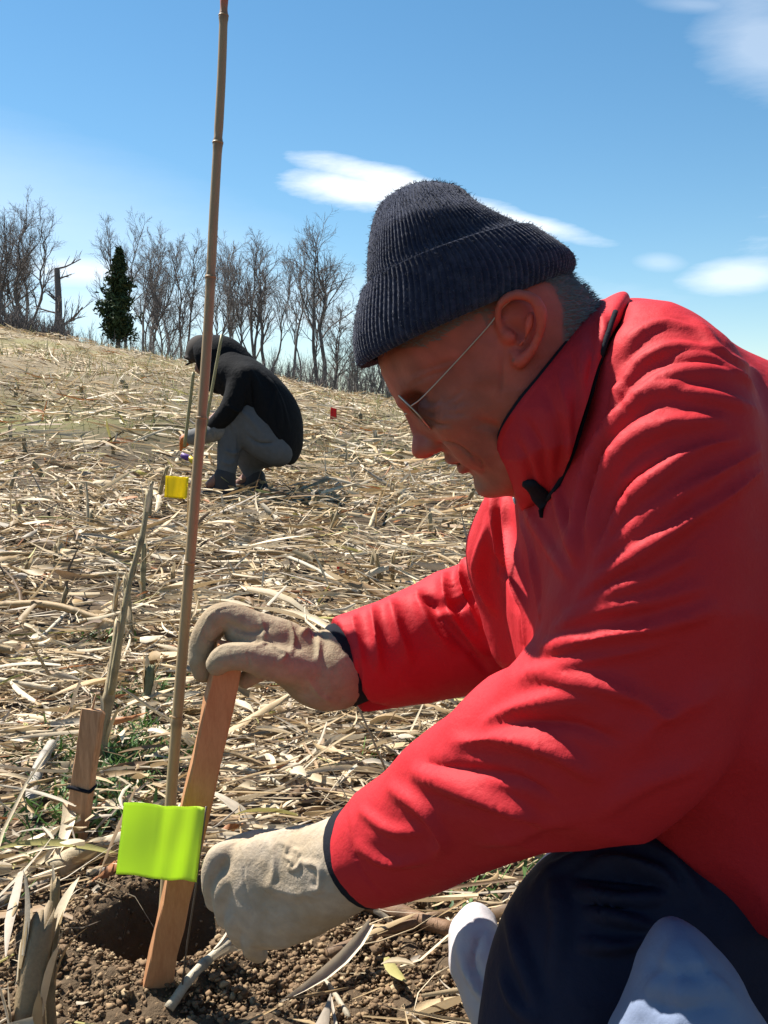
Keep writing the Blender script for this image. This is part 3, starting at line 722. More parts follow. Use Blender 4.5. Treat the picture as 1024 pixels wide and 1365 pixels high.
Wd = Wd*(1-.22*sst(-ff, .06, .16)*sst(-uu, .02, .08))
g_ = np.clip(-sd/.055, 0, 1); hw = Wd*np.sqrt(np.clip(1-(1-g_)**2.0, 0, 1))
S = np.abs(gyy-Y0)[None, :, None]; d3 = np.where(sd[:, None, :] < 0, (S-hw[:, None, :])*.75, sd[:, None, :]+.5*S)
B.put(sl, d3.astype(np.float32), 0)
def HP(u, v, s): # point on head by picture place in the middle plane and sideways distance (towards the camera < 0)
    p = PY(u, v, Y0).copy(); p[1] += s; return p
def both(fn):
    for sg in (-1, 1): fn(sg)
F3 = np.array([Fh[0], 0, Fh[1]]); U3 = np.array([Uh[0], 0, Uh[1]]); Y3 = np.array([0, 1., 0])
# nose
B.poly([HP(549, 548, 0), HP(560, 575, 0), HP(567, 592, 0)], [.0065, .0082, .0102], k=.007)
B.ell(HP(566, 595, 0), [F3*.0125, U3*.0095, Y3*.0115], k=.005)
both(lambda s: B.ell(HP(580, 592, s*.0115), [F3*.0095, U3*.0075, Y3*.0065], k=.005))
both(lambda s: B.ell(HP(581, 603, s*.0065), [F3*.006, U3*.005, Y3*.0032], k=.002, op='s'))
# brow, socket, lids, cheek
both(lambda s: B.poly([HP(540, 535, s*.012), HP(545, 522, s*.030), HP(566, 508, s*.048)], [.007, .0075, .006], k=.010))
both(lambda s: B.ell(HP(555, 545, s*.033), [F3*.012, U3*.012, Y3*.017], k=.010, op='s'))
both(lambda s: B.ell(HP(574, 546, s*.032), [F3*.0125, U3*.0125, Y3*.0135], k=.003))
both(lambda s: B.poly([HP(563, 552, s*.022), HP(562, 547, s*.034), HP(572, 540, s*.045)], [.0022, .0026, .002], k=.003))
both(lambda s: B.ell(HP(605, 556, s*.046), [F3*.020, U3*.017, Y3*.017], k=.016))
both(lambda s: B.ell(HP(632, 588, s*.036), [F3*.022, U3*.022, Y3*.018], k=.016))
both(lambda s: B.poly([HP(588, 590, s*.020), HP(604, 594, s*.029), HP(620, 603, s*.034)], [.0022, .003, .002], k=.006, op='s'))
# lips
B.poly([HP(611, 611, -.022), HP(602, 612, -.010), HP(600, 611, 0), HP(602, 612, .010), HP(611, 611, .022)], [.002, .0045, .005, .0045, .002], k=.005)
B.poly([HP(620, 617, -.020), HP(617, 623, -.010), HP(616, 624, 0), HP(617, 623, .010), HP(620, 617, .020)], [.002, .0045, .0052, .0045, .002], k=.005)
B.poly([HP(632, 608, -.027), HP(613, 613, -.014), HP(604, 618, 0), HP(613, 613, .014), HP(632, 608, .027)], [.0016, .0016, .0016, .0016, .0016], k=.002, op='s')
B.ell(HP(652, 646, 0), [F3*.012, U3*.011, Y3*.018], k=.010)
both(lambda s: B.poly([HP(668, 632, s*.022), HP(700, 590, s*.050), HP(722, 520, s*.060)], [.014, .013, .012], k=.018))
# ears
for s in (-1, 1):
    def E(u, v, lat): # ear pixels are read at the near ear; bring them to the middle plane scale
        y = Y0-.078-lat; q = PY(u, v, y); q = q.copy(); q[1] = Y0 + s*(.078+lat); return q
    B.ell(E(693, 437, -.003), [np.array([-.35, 0, .94])*.026, np.array([.94, 0, .35])*.0155, Y3*.0065], k=.004)
    hel = [E(672, 448, .000), E(664, 425, .005), (E(668, 404, .010)), E(685, 393, .013), E(706, 396, .016), E(720, 412, .017), E(722, 434, .015), E(714, 458, .011), E(703, 474, .007), E(693, 482, .003), E(687, 472, .001)]
    B.poly(hel, [.0028, .0031, .0034, .0036, .0038, .0038, .0036, .0034, .0042, .0048, .0036], k=.0035, n=30)
    B.poly([E(708, 415, .010), E(704, 438, .010), E(694, 458, .006)], [.0024, .0028, .002], k=.003, n=10)
    B.ell(E(688, 440, .0055), [U3*.0095, F3*.0075, Y3*.0065], k=.003, op='s')
    B.ell(E(699, 411, .012), [np.array([-.3, 0, .95])*.006, np.array([.95, 0, .3])*.010, Y3*.005], k=.002, op='s')
    B.ell(E(678, 448, .003), [U3*.006, F3*.004, Y3*.005], k=.003)
# neck furrow, torso, arms, hips and legs under the clothes
B.chain([(800, 470, 735, 660, .86, .055), (850, 480, 760, 700, .88, .07), (910, 500, 760, 760, .90, .15), (1010, 540, 800, 900, .91, .17), (1130, 660, 880, 1050, .92, .16), (1190, 900, 960, 1150, .93, .16)], k=.03, n=20)
B.poly([P(905, 590, .76), P(860, 970, .76), P(480, 1140, .96), P(420, 1165, .99)], [.055, .048, .030, .030], k=.02, n=18)
B.poly([P(790, 660, 1.05), P(700, 820, 1.11), P(455, 890, 1.09), P(400, 870, 1.075)], [.055, .042, .028, .028], k=.02, n=18)
B.poly([P(1080, 1080, .92), P(860, 1290, .90), P(760, 1490, .88)], [.085, .070, .055], k=.02, n=10)
B.poly([P(1080, 1060, 1.08), P(880, 1230, 1.10), P(800, 1340, 1.12)], [.085, .070, .055], k=.02, n=10)
B.poly([P(760, 1490, .88), P(1150, 1450, .98)], [.05, .035], k=.02)
B.poly([P(800, 1340, 1.12), P(1150, 1330, 1.2)], [.05, .035], k=.02)
V, F = B.mesh(); V = neigh_smooth(V, F, 2, .45)
V = folds(V, F, [([(545, 515), (575, 500), (610, 490)], .0016, -.0019), ([(548, 500), (580, 488), (615, 478)], .0016, -.0017), ([(590, 538), (605, 530), (618, 518)], .0013, -.0019), ([(592, 544), (608, 540), (622, 532)], .0013, -.0019), ([(590, 552), (606, 553), (620, 550)], .0013, -.0017),
   ([(588, 588), (608, 592), (626, 606), (640, 622)], .0018, -.0037), ([(632, 606), (642, 616), (648, 630)], .0016, -.0027), ([(568, 560), (585, 566), (600, 566)], .0022, -.0031), ([(560, 548), (572, 552), (584, 548)], .0010, -.0027), ([(566, 538), (576, 538), (588, 532)], .0012, -.0024),
   ([(672, 470), (670, 500), (668, 530)], .0022, -.0024), ([(640, 560), (665, 575), (680, 600)], .006, -.0037), ([(690, 640), (715, 600), (730, 560)], .004, -.0034)])
V = V + vnorm(V, F)*((.0006*fbm(V, 120, 66, 2)+.0008*fbm(V, 45, 67, 2))*(np.abs(V[:, 1]-Y0) < .1))[:, None]
# skin colour
Nn = vnorm(V, F); c = np.tile(np.array([.28, .076, .050]), (len(V), 1)); c = c*(1+.28*fbm(V, 55, 68, 3)+.12*fbm(V, 260, 69, 1))[:, None]*(1+np.outer(fbm(V, 25, 70, 2), [.12, -.25, -.2]))
def spot(u, v, rad, colr, amt, lat=.06):
    for s in (-1, 1):
        p = HP(u, v, s*lat); w_ = np.exp(-(np.linalg.norm(V-p, axis=1)/rad)**2)[:, None]*amt; c[:] = c*(1-w_)+np.array(colr)*w_
spot(695, 437, .030, (.50, .065, .04), .8, .085); spot(612, 560, .035, (.34, .10, .065), .7, .055); spot(562, 594, .018, (.34, .09, .06), .8, .006)
spot(608, 615, .013, (.24, .06, .05), .9, .008); spot(640, 630, .03, (.19, .11, .085), .4, .03); spot(563, 548, .012, (.17, .07, .055), .6, .033)
ps = np.array([V[:, 0], V[:, 2]]).T
def inpoly(pt, poly_):
    r_ = np.zeros(len(pt), bool)
    for i in range(len(poly_)):
        a, b = poly_[i], poly_[(i+1) % len(poly_)]
        r_ ^= ((a[1] > pt[:, 1]) != (b[1] > pt[:, 1])) & (pt[:, 0] < (b[0]-a[0])*(pt[:, 1]-a[1])/(b[1]-a[1]+1e-12)+a[0])
    return r_
hairpoly = np.array([PY(u, v, Y0)[[0, 2]] for u, v in [(500, 470), (560, 470), (628, 430), (648, 470), (668, 492), (676, 470), (668, 440), (664, 405), (690, 385), (720, 395), (730, 430), (728, 465), (750, 470), (790, 440), (815, 400), (790, 300), (560, 240), (460, 380)]])
hz = inpoly(ps, hairpoly) & (np.abs(V[:, 1]-Y0) < .088) & (np.linalg.norm((V-E(692, 437, 0))*[1, 0, 1], axis=1) > .0245)
c[hz] = c[hz]*.35 + np.array([.10, .075, .065])*.65
body = mk('body', V, F, m_skin, man, col=c)
# hair: short strands over the temples and nape
cand = np.where(hz & (np.abs(V[:, 1]-Y0) > .012))[0]; r = np.random.default_rng(3); pick = r.choice(cand, 15000)
p0 = V[pick] + r.normal(0, .0008, (len(pick), 3)); nn = Nn[pick]; back = -F3*.75-U3*.65
dirs = back + nn*.12 + r.normal(0, .22, (len(pick), 3)); dirs /= np.linalg.norm(dirs, axis=1)[:, None]; sd_ = np.cross(dirs, nn); sd_ /= np.linalg.norm(sd_, axis=1)[:, None]+1e-9
ln = r.uniform(.003, .007, (len(pick), 1)); wv = .00035
Vh = np.stack([p0-sd_*wv, p0+sd_*wv, p0+dirs*ln*.6+nn*.0006+sd_*wv*.7, p0+dirs*ln*.6+nn*.0006-sd_*wv*.7, p0+dirs*ln-nn*.0004], 1).reshape(-1, 3)
b5 = (np.arange(len(pick))*5)[:, None]; Fh_ = [tuple(x) for x in np.concatenate([b5+np.array([0, 1, 2, 3])]).tolist()] + [tuple(x) for x in (b5+np.array([3, 2, 4])).tolist()]
hair = mk('hair', Vh, Fh_, m_hair, man, smooth=False, kind='stuff')
# eyebrow of grey hairs
L_ = []
for k in range(160):
    t = r.random(); s = r.choice([-1, 1]); p = HP(538+26*t, 532-26*t, s*(.014+.030*t)) + F3*.003 + r.normal(0, .0016, 3); d_ = -F3*.3+U3*.1+Y3*s*.8+r.normal(0, .2, 3)
    L_.append((np.array([p, p+d_*.004, p+d_*.008-U3*.001]), np.array([.0003, .00025, .0001])))
mk('eyebrows', *tubes(L_, 3), m_hair, man, smooth=False, kind='stuff')

# ---- knitted cap
rowsH = [(489, 487, 754, 371, .0845), (482, 478, 758, 362, .0885), (478, 455, 759, 352, .0905), (479, 430, 752, 340, .0915), (483, 404, 732, 326, .0905), (487, 388, 708, 311, .0885), (489, 384, 700, 308, .087),
         (488, 372, 690, 303, .0835), (489, 350, 676, 297, .082), (492, 322, 655, 288, .078), (497, 297, 635, 275, .067), (507, 275, 618, 259, .054), (524, 262, 602, 252, .037), (543, 254, 585, 249, .020), (560, 250, 570, 249, .004)]
q = []
for a1, b1, a2, b2, hw_ in rowsH:
    A = PY(a1, b1, Y0); Bq = PY(a2, b2, Y0); q.append(np.r_[(A+Bq)/2, (Bq-A)/2, hw_])
nr, ns = 120, 660; q = catmull(np.array(q), nr); th = np.linspace(0, 2*np.pi, ns, endpoint=False); ring = []
rr_ = np.arange(nr)/nr
for i in range(nr):
    e = q[i, 3:6]; Lr = np.linalg.norm(e); rib = np.abs(np.sin(th*55)); row = .5+.5*np.sin(i*2*np.pi/3.0 + 2.2*np.cos(th*110))
    amp = .0016*(min(1, Lr/.05)); off = amp*(rib-.6) + .0005*row
    cuff = .0052 if rr_[i] < .395 else 0
    if .375 < rr_[i] < .40: cuff = .0052*math.sqrt(max(0, 1-((rr_[i]-.375)/.025)**2))
    wob = .0022*fbm(np.stack([np.cos(th)*2, np.sin(th)*2, np.full(ns, rr_[i]*4)], -1), 1.3, 61, 2)
    ex = np.cos(th); ey = np.sin(th); o_ = off+cuff+wob
    ring.append(q[i, :3] + e*ex[:, None]*(1+o_[:, None]/max(Lr, .004)) - Y3*(q[i, 6]+o_[:, None]*min(1, Lr/.02))*ey[:, None])
V = np.concatenate(ring); idx = np.arange(nr*ns).reshape(nr, ns); nx_ = np.roll(idx, -1, 1)
F = [tuple(x) for x in np.stack([idx[:-1], nx_[:-1], nx_[1:], idx[1:]], -1).reshape(-1, 4).tolist()]; F.append(tuple(idx[-1].tolist()))
# rolled inner edge
inner = ring[0]*1.0; cc = inner.mean(0); inn = cc+(inner-cc)*.95+(ring[6]-ring[0])*.9; b_ = len(V); V = np.concatenate([V, inn]); F += [(b_+(j+1) % ns, b_+j, j, (j+1) % ns)[::-1] for j in range(ns)]
hat = mk('knit_cap', V, F, m_hat, man)
# loose wool fluff
r = np.random.default_rng(31); pk = r.choice(nr*ns, 9000); nrm_ = V[pk]-q[(pk//ns), :3]; nrm_ /= np.linalg.norm(nrm_, axis=1)[:, None]; L_ = []
for i, n_ in zip(pk, nrm_):
    d_ = n_*.5+r.normal(0, .6, 3); L_.append((np.array([V[i], V[i]+d_*.0011, V[i]+d_*.0018+r.normal(0, .0007, 3)]), np.array([.00022, .0002, .0001])))
mk('wool_fluff', *tubes(L_, 3), m_hat, hat, smooth=False, kind='stuff')

# ---- glasses
gl = bpy.data.objects.new('glasses', None); COL.objects.link(gl); gl.parent = man; gl.matrix_parent_inverse = Matrix.Translation(-man.location)
vf = []
for s in (-1, 1):
    cen = HP(556, 546, s*.034)+F3*.004; a = np.linspace(0, 2*np.pi, 33); pts = cen + np.outer(np.cos(a), Y3*.025) + np.outer(np.sin(a), U3*.0185)
    vf.append(tube(pts, .0007, 6))
    lens = [cen]+[cen + Y3*.0245*math.cos(x)+U3*.018*math.sin(x) for x in a[:-1]]; lens2 = [p_+F3*.0012 for p_ in lens]
    Vl = np.array(lens+lens2); Fl = [(0, i+1, (i+1) % 32+1) for i in range(32)]+[(33, 33+(i+1) % 32+1, 33+i+1) for i in range(32)]+[(i+1, (i+1) % 32+1, (i+1) % 32+34, i+34) for i in range(32)]
    mk('lens', Vl, Fl, m_glass, gl)
    hinge = cen + Y3*.026*s + U3*.006
    lat_pt = PY(569, 524, Y0-.066); earp = PY(645, 442, Y0-.080); ear2 = PY(668, 412, Y0-.083); ear3 = PY(684, 398, Y0-.084)
    tp = [hinge] + [np.array([p_[0], Y0-s*(p_[1]-Y0), p_[2]]) if s > 0 else p_ for p_ in (lat_pt, earp, ear2, ear3)]
    vf.append(tube(np.array(tp), .0006, 6, n=22))
vf.append(tube(np.array([HP(551, 545, -.010)+F3*.004, HP(546, 546, 0)+F3*.006, HP(551, 545, .010)+F3*.004]), .0008, 6, n=8))
mk('wire_frame', *join(*vf), m_wire, gl)

# ---- jacket
J = Field((-.09, .48, .12), (.80, 1.34, .86), .0054)
TOR = [(812, 425, 738, 650, .86, .085), (850, 413, 712, 700, .875, .125), (900, 425, 694, 790, .90, .185), (960, 460, 700, 880, .91, .20), (1024, 492, 735, 960, .915, .205), (1120, 560, 800, 1040, .92, .20),
       (1200, 640, 850, 1120, .92, .195), (1240, 800, 905, 1190, .92, .19), (1250, 900, 940, 1260, .92, .19)]
J.chain(TOR, n=64, cap=.35)
NS = [(800, 540, 1000, 530, .76, .07), (788, 620, 1018, 600, .745, .078), (768, 700, 1022, 720, .74, .078), (738, 790, 1010, 840, .745, .077), (712, 870, 990, 960, .76, .077), (660, 925, 930, 1048, .785, .073),
      (610, 955, 838, 1074, .82, .069), (545, 1003, 724, 1112, .87, .063), (488, 1045, 622, 1162, .92, .057), (452, 1082, 540, 1188, .95, .052), (424, 1108, 486, 1194, .97, .050)]
J.chain(NS, k=.022, n=46)
FS = [(690, 640, 860, 800, 1.04, .07), (656, 690, 800, 850, 1.08, .060), (622, 742, 745, 895, 1.11, .062), (560, 770, 660, 918, 1.115, .058), (505, 797, 560, 940, 1.105, .056), (440, 822, 480, 952, 1.09, .052), (395, 835, 420, 955, 1.08, .05)]
J.chain(FS, k=.016, n=40)
J.chain([(652, 652, 706, 662, .945, .022), (636, 690, 722, 700, .96, .045), (622, 745, 730, 760, .99, .05), (655, 850, 735, 860, 1.01, .05)], k=.012, n=14)
J.poly([P(846, 468, .78), P(843, 464, .86), P(846, 468, .95)], [.030, .033, .030], k=.04, n=8)
J.poly([P(872, 492, .76), P(872, 490, .87), P(872, 492, .98)], [.032, .034, .032], k=.04, n=8)
# hem, wrists
hp = P(955, 1195, .90); J.cut(hp, np.array([.25, 0, -1.0]), lo=(hp[0]-.35, .4, -1), hi=(2, 2, hp[2]+.08))
w1 = P(480, 1140, .955); w1b = P(610, 1080, .89); J.cut(w1, w1-w1b+np.array([.0, 0, .01]), lo=w1-.14, hi=w1+[.06, .14, .12])
w2 = P(460, 884, 1.09); w2b = P(560, 850, 1.11); J.cut(w2, w2-w2b, lo=w2-[.14, .14, .10], hi=w2+[.05, .14, .10])
# neck opening
n0 = P(700, 606, .85); J.cut(n0, np.array([-.867, 0, .498]), lo=(hlo[0], Y0-.14, P(700, 662, .85)[2]), hi=(P(845, 400, .85)[0], Y0+.16, .95))
V, F = J.mesh(); V = neigh_smooth(V, F, 3, .5); V, F = subdiv(V, F); V = neigh_smooth(V, F, 3, .5)
FL = [ # (pixels), half-width, height (m)   near shoulder, fanning out from the armpit
 ([(772, 745), (775, 680), (800, 600), (850, 540), (905, 515)], .0075, .0070), ([(790, 735), (800, 670), (835, 605), (885, 570), (960, 560)], .008, .0075),
 ([(800, 742), (830, 680), (870, 640), (930, 600), (985, 585)], .006, .0055), ([(790, 760), (840, 715), (900, 670), (960, 630), (1020, 600)], .0065, .0060),
 ([(775, 785), (840, 745), (910, 700), (975, 660), (1022, 625)], .0065, .0060), ([(765, 800), (830, 762), (890, 725), (925, 690), (930, 665)], .005, .0050),
 ([(752, 822), (810, 792), (870, 770), (925, 740)], .006, .0055), ([(735, 840), (800, 815), (870, 800), (935, 782)], .0065, .0060),
 ([(725, 862), (800, 850), (880, 835), (945, 812)], .008, .0085), ([(712, 895), (780, 880), (850, 868), (900, 852)], .006, .0050),
 ([(835, 470), (850, 450), (880, 435), (920, 440)], .006, .0045), ([(835, 500), (860, 480), (900, 465), (960, 470)], .006, .005), ([(850, 540), (880, 510), (930, 498), (1000, 505)], .007, .0055),
 ([(822, 560), (830, 520), (855, 490)], .005, .0045), ([(930, 430), (960, 470), (1010, 490)], .008, .004), ([(880, 520), (940, 530), (1010, 545)], .006, .0045),
 ([(900, 478), (950, 482), (1015, 520)], .006, .004), ([(815, 625), (840, 585), (880, 555)], .005, .005), ([(785, 690), (792, 640), (815, 590)], .005, -.0045),
 ([(805, 715), (835, 655), (890, 610)], .004, -.0045), ([(800, 755), (860, 700), (930, 655)], .004, -.0045), ([(780, 800), (860, 745), (940, 700)], .004, -.0040),
 # near sleeve
 ([(640, 965), (690, 945), (750, 930), (800, 935)], .009, .007), ([(610, 990), (680, 985), (740, 1000), (790, 1030)], .010, .010), ([(575, 1020), (640, 1030), (700, 1040), (740, 1060)], .006, -.006),
 ([(555, 1030), (620, 1052), (690, 1078), (720, 1090)], .010, .010), ([(520, 1050), (565, 1080), (590, 1120), (580, 1140)], .010, .007), ([(480, 1080), (520, 1105), (560, 1110)], .007, .005),
 ([(480, 1130), (520, 1150), (570, 1145)], .008, .006), ([(690, 960), (760, 965), (820, 985)], .006, -.006), ([(700, 900), (760, 905), (840, 925), (900, 960)], .009, .007),
 ([(463, 1090), (470, 1130), (486, 1165), (512, 1194)], .0030, -.0035), ([(472, 826), (476, 880), (478, 944)], .0030, -.0035), ([(850, 1000), (880, 960), (950, 930)], .014, .006), ([(800, 1085), (860, 1040), (930, 1020)], .012, .006), ([(640, 1130), (700, 1110), (770, 1085)], .010, .004),
 # far sleeve
 ([(650, 700), (640, 760), (655, 810)], .010, .009), ([(620, 735), (615, 780), (640, 840)], .009, .009), ([(640, 790), (600, 810), (560, 795)], .007, -.006),
 ([(590, 765), (600, 820), (640, 870)], .010, .010), ([(555, 785), (570, 830), (600, 865)], .009, .008), ([(520, 800), (530, 840), (545, 875)], .009, .009), ([(495, 808), (500, 850), (505, 890)], .008, .008),
 ([(570, 800), (620, 860), (650, 895)], .006, -.007), ([(470, 820), (475, 850), (480, 880)], .007, .006), ([(660, 740), (690, 800), (700, 860)], .006, -.008),
 # front panel
 ([(672, 670), (680, 730), (692, 800), (700, 850)], .008, .009), ([(655, 660), (662, 720), (672, 790)], .006, .006), ([(690, 690), (712, 760), (725, 820)], .006, .006), ([(664, 665), (672, 730), (686, 810)], .004, -.006),
 ([(700, 680), (730, 720), (760, 770)], .008, .005), ([(740, 640), (760, 700), (770, 740)], .008, .006)]
V = folds(V, F, [(a_, b_*.92, c_*1.4) for a_, b_, c_ in FL])
Nn = vnorm(V, F)
V = V + Nn*(.0030*fbm(V, 14, 71, 2) + .0045*(.3-np.abs(fbm(V*[1, 1.4, 1.9], 15, 73, 2)))*np.clip(fbm(V, 6, 74, 1)+.5, 0, 1) + .0022*(.3-np.abs(fbm(V*[1.6, 1, .8], 34, 72, 2))))[:, None]
V = neigh_smooth(V, F, 3, .5)
jacket = mk('jacket', V, F, m_jacket, man)
# collar: standing band with black piping
rim = [(804, 402, Y0+.0), (790, 420, Y0-.055), (766, 452, Y0-.080), (728, 500, Y0-.088), (692, 545, Y0-.082), (668, 588, Y0-.064), (672, 632, Y0-.034), (690, 652, Y0), (680, 640, Y0+.040), (672, 592, Y0+.070), (692, 545, Y0+.086), (728, 500, Y0+.09), (766, 452, Y0+.084), (792, 420, Y0+.058)]
seam = [(838, 412, Y0), (824, 430, Y0-.072), (802, 472, Y0-.104), (784, 530, Y0-.118), (766, 590, Y0-.114), (748, 640, Y0-.090), (722, 672, Y0-.050), (704, 690, Y0), (716, 680, Y0+.06), (748, 640, Y0+.10), (768, 590, Y0+.122), (786, 530, Y0+.124), (804, 472, Y0+.11), (824, 430, Y0+.078)]
nc = 320
def loop(pts, n):
    a = np.array([PY(*p) for p in pts]); a = np.concatenate([a[-2:], a, a[:3]]); q_ = catmull(a, (len(a)-1)*40+1); q_ = q_[80:80+len(pts)*40+1]
    s_ = np.linspace(0, len(q_)-1, n, endpoint=False); i = s_.astype(int); t = (s_-i)[:, None]; return q_[i]*(1-t)+q_[np.minimum(i+1, len(q_)-1)]*t
Rm, Sm = loop(rim, nc), loop(seam, nc); cen = (Rm.mean(0)+Sm.mean(0))/2
rows = []
axn = Rm.mean(0)-Sm.mean(0); axn /= np.linalg.norm(axn)
def outw(p):
    q_ = p-cen; q_ = q_-np.outer(q_ @ axn, axn); return q_/np.linalg.norm(q_, axis=1)[:, None]
for k in range(25):
    t = k/24; p = Sm*(1-t)+Rm*t; o = outw(p); rows.append(p + o*(.010*math.sin(math.pi*t)*(1+.0) + .0045*fbm(p, 22, 81, 2)[:, None] + .0045*(.3-np.abs(fbm(p*[1, 1, 1.6], 26, 82, 2)))[:, None]))
o = outw(Rm); rows.append(Rm+axn*.003); rows.append(Rm-o*.005)
for k in range(1, 9): p = Rm*(1-k/9)+Sm*(k/9); rows.append(p-outw(p)*.007)
V = np.concatenate(rows); m_ = len(rows); idx = np.arange(m_*nc).reshape(m_, nc); nx_ = np.roll(idx, -1, 1)
F = np.stack([idx[:-1], nx_[:-1], nx_[1:], idx[1:]], -1).reshape(-1, 4)
V = folds(V, F, [([(728, 520), (748, 590), (742, 640)], .006, .005), ([(760, 475), (768, 530), (764, 590)], .006, .004), ([(700, 560), (720, 600), (730, 650)], .006, .005), ([(745, 500), (760, 560), (757, 620)], .004, -.004), ([(785, 440), (790, 480), (782, 520)], .006, .004), ([(690, 590), (705, 625), (712, 660)], .005, .004), ([(800, 415), (806, 440), (800, 470)], .005, -.003)], nrm=None)
col_o = mk('collar', V, F, m_jacket, man)
mk('collar_lining', *tube(np.concatenate([Rm, Rm[:1]])-np.concatenate([outw(Rm), outw(Rm)[:1]])*.006+axn*.001, .0034, 8, cap=False), m_lining, col_o)
# piping along the collar seam, zip pull, black blob added for the dark opening
allv = np.concatenate([np.array([v.co[:] for v in jacket.data.vertices]), V]); nj = len(jacket.data.vertices)
bj = BVHTree.FromPolygons([tuple(x) for x in allv.tolist()], [tuple(p.vertices) for p in jacket.data.polygons]+[tuple(int(i)+nj for i in f) for f in F])
def on_jacket(px, n, off=.001):
    z_ = [ray_px(bj, u, v) for u, v in catmull(px, n)]; z_ = np.array([p for p in z_ if p is not None]); z_ = z_-FW*off
    for _ in range(3): z_[1:-1] = (z_[:-2]+z_[2:])/4+z_[1:-1]/2
    return z_
mk('collar_piping', *tube(on_jacket([(820, 416), (808, 452), (796, 498), (785, 540), (772, 582), (759, 618), (744, 646), (728, 668)], 60), .0021, 8), m_lining, col_o)
zz = on_jacket([(700, 642), (712, 650), (722, 664), (722, 690)], 10, .002); mk('dark_opening_blob', *tube(zz, [.004]+[.0085]*6+[.006, .004, .002][:len(zz)-7], 10, flat=.45), m_lining, col_o)
zz = on_jacket([(684, 655), (686, 664), (687, 672)], 6, .003); mk('zip_pull', *tube(zz, [.001, .0022, .0024, .0024, .002, .001][:len(zz)], 8), m_wire, col_o)
# ---- knitted wrist bands
def band(pts, rad, name, m, par): mk(name, *tube(np.array(pts), rad, 28, n=16), m, par)
c1 = P(484, 1141, .955); d1 = (w1-w1b)/np.linalg.norm(w1-w1b); band([c1-d1*.03, c1, c1+d1*.003, c1+d1*.010], [.0455, .0482, .0478, .041], 'wrist_band', m_lining, man)
c2 = P(464, 884, 1.092); d2 = (w2-w2b)/np.linalg.norm(w2-w2b); band([c2-d2*.03, c2, c2+d2*.010, c2+d2*.016], [.043, .046, .0455, .038], 'wrist_band', m_lining, man)

# ---- gloves
def glove(fld, name, m, lines, nz=.0010):
    V, F = fld.mesh(); V = neigh_smooth(V, F, 2, .5); V = folds(V, F, lines); Nn = vnorm(V, F)
    V = V + Nn*(nz*fbm(V, 45, 91, 3)+.0006*fbm(V, 140, 92, 2))[:, None]; return mk(name, V, F, m, man), V, F
# near hand (left): back of the hand to the camera, fingers curled down
g1 = Field(P(250, 1300, 1.1)-[.0, .2, .03], P(500, 1060, .95)+[.03, .16, .03], .0021)
g1.chain([(452, 1086, 486, 1206, .962, .045), (425, 1096, 462, 1222, .97, .040), (392, 1103, 436, 1240, .982, .034), (355, 1110, 398, 1256, .992, .029), (326, 1120, 362, 1264, .998, .025), (312, 1134, 340, 1256, 1.004, .018)], n=24)
for pts_, rr0 in (([(345, 1138, 1.012), (300, 1138, 1.006), (284, 1158, 1.006), (283, 1182, 1.012), (287, 1202, 1.022)], .0112),
                  ([(350, 1165, 1.01), (314, 1168, 1.0), (300, 1186, .998), (298, 1206, 1.004), (302, 1224, 1.014)], .0112),
                  ([(360, 1195, 1.01), (330, 1196, .998), (316, 1216, .996), (315, 1236, 1.002), (322, 1250, 1.012)], .0108),
                  ([(374, 1220, 1.01), (350, 1232, .998), (338, 1248, .996), (336, 1262, 1.002), (344, 1270, 1.012)], .0100)):
    g1.poly([P(*q_) for q_ in pts_], [rr0*1.25, rr0*1.12, rr0*1.0, rr0*.95, rr0*.88], k=.004, n=18)
g1.poly([P(410, 1128, 1.02), P(360, 1126, 1.045), P(322, 1130, 1.055), P(298, 1140, 1.055), P(284, 1152, 1.05)], [.018, .0165, .0145, .0130, .0115], k=.006, n=14)
glove(g1, 'glove', m_canvas, [([(300, 1128), (345, 1113), (390, 1108), (440, 1094)], .0018, .0016), ([(316, 1124), (324, 1150), (326, 1175)], .0014, -.0016), ([(326, 1175), (332, 1200), (345, 1235)], .0014, -.0012),
   ([(374, 1122), (384, 1128), (380, 1138)], .0028, .0026), ([(378, 1142), (390, 1148), (384, 1158)], .0028, .0028), ([(386, 1160), (398, 1156), (402, 1146)], .003, .003), ([(392, 1132), (400, 1136), (396, 1142)], .0025, .0025),
   ([(402, 1150), (425, 1155), (428, 1182), (414, 1186)], .004, .004), ([(436, 1098), (446, 1150), (468, 1200)], .004, .003), ([(350, 1180), (390, 1190), (430, 1195)], .008, .003), ([(360, 1120), (366, 1150), (362, 1180)], .006, .003)])
# far hand (right): fist closed round the top of the stake, thumb towards the camera
g2 = Field(P(225, 960, 1.15)-[.02, .22, .03], P(480, 780, 1.0)+[.03, .22, .03], .0021)
g2.chain([(440, 838, 452, 946, 1.085, .046), (420, 848, 432, 944, 1.082, .042), (398, 842, 410, 926, 1.078, .036), (372, 826, 378, 906, 1.072, .031), (345, 818, 350, 890, 1.068, .028), (325, 816, 330, 870, 1.07, .025)], n=20)
for du, dd, sc in ((0, 0, 1.0), (5, .021, 1.04), (8, .041, 1.0), (14, .059, .88)):
    g2.poly([P(345+du, 838+dd*60, 1.062+dd), P(300+du*.5, 820+dd*100, 1.058+dd), P(276+du*.4, 842+dd*80, 1.056+dd), P(267+du*.3, 874+dd*50, 1.057+dd), P(270+du, 896, 1.062+dd)],
            [.0165*sc, .0148*sc, .0135*sc, .0122*sc, .0108*sc], k=.006, n=20)
g2.poly([P(405, 892, 1.055), P(362, 884, 1.038), P(325, 876, 1.030), P(300, 878, 1.030), P(290, 886, 1.034)], [.0215, .0185, .0150, .0138, .0118], k=.007, n=20)
g2.poly([P(350, 890, 1.075), P(328, 906, 1.08)], [.014, .010], k=.006)
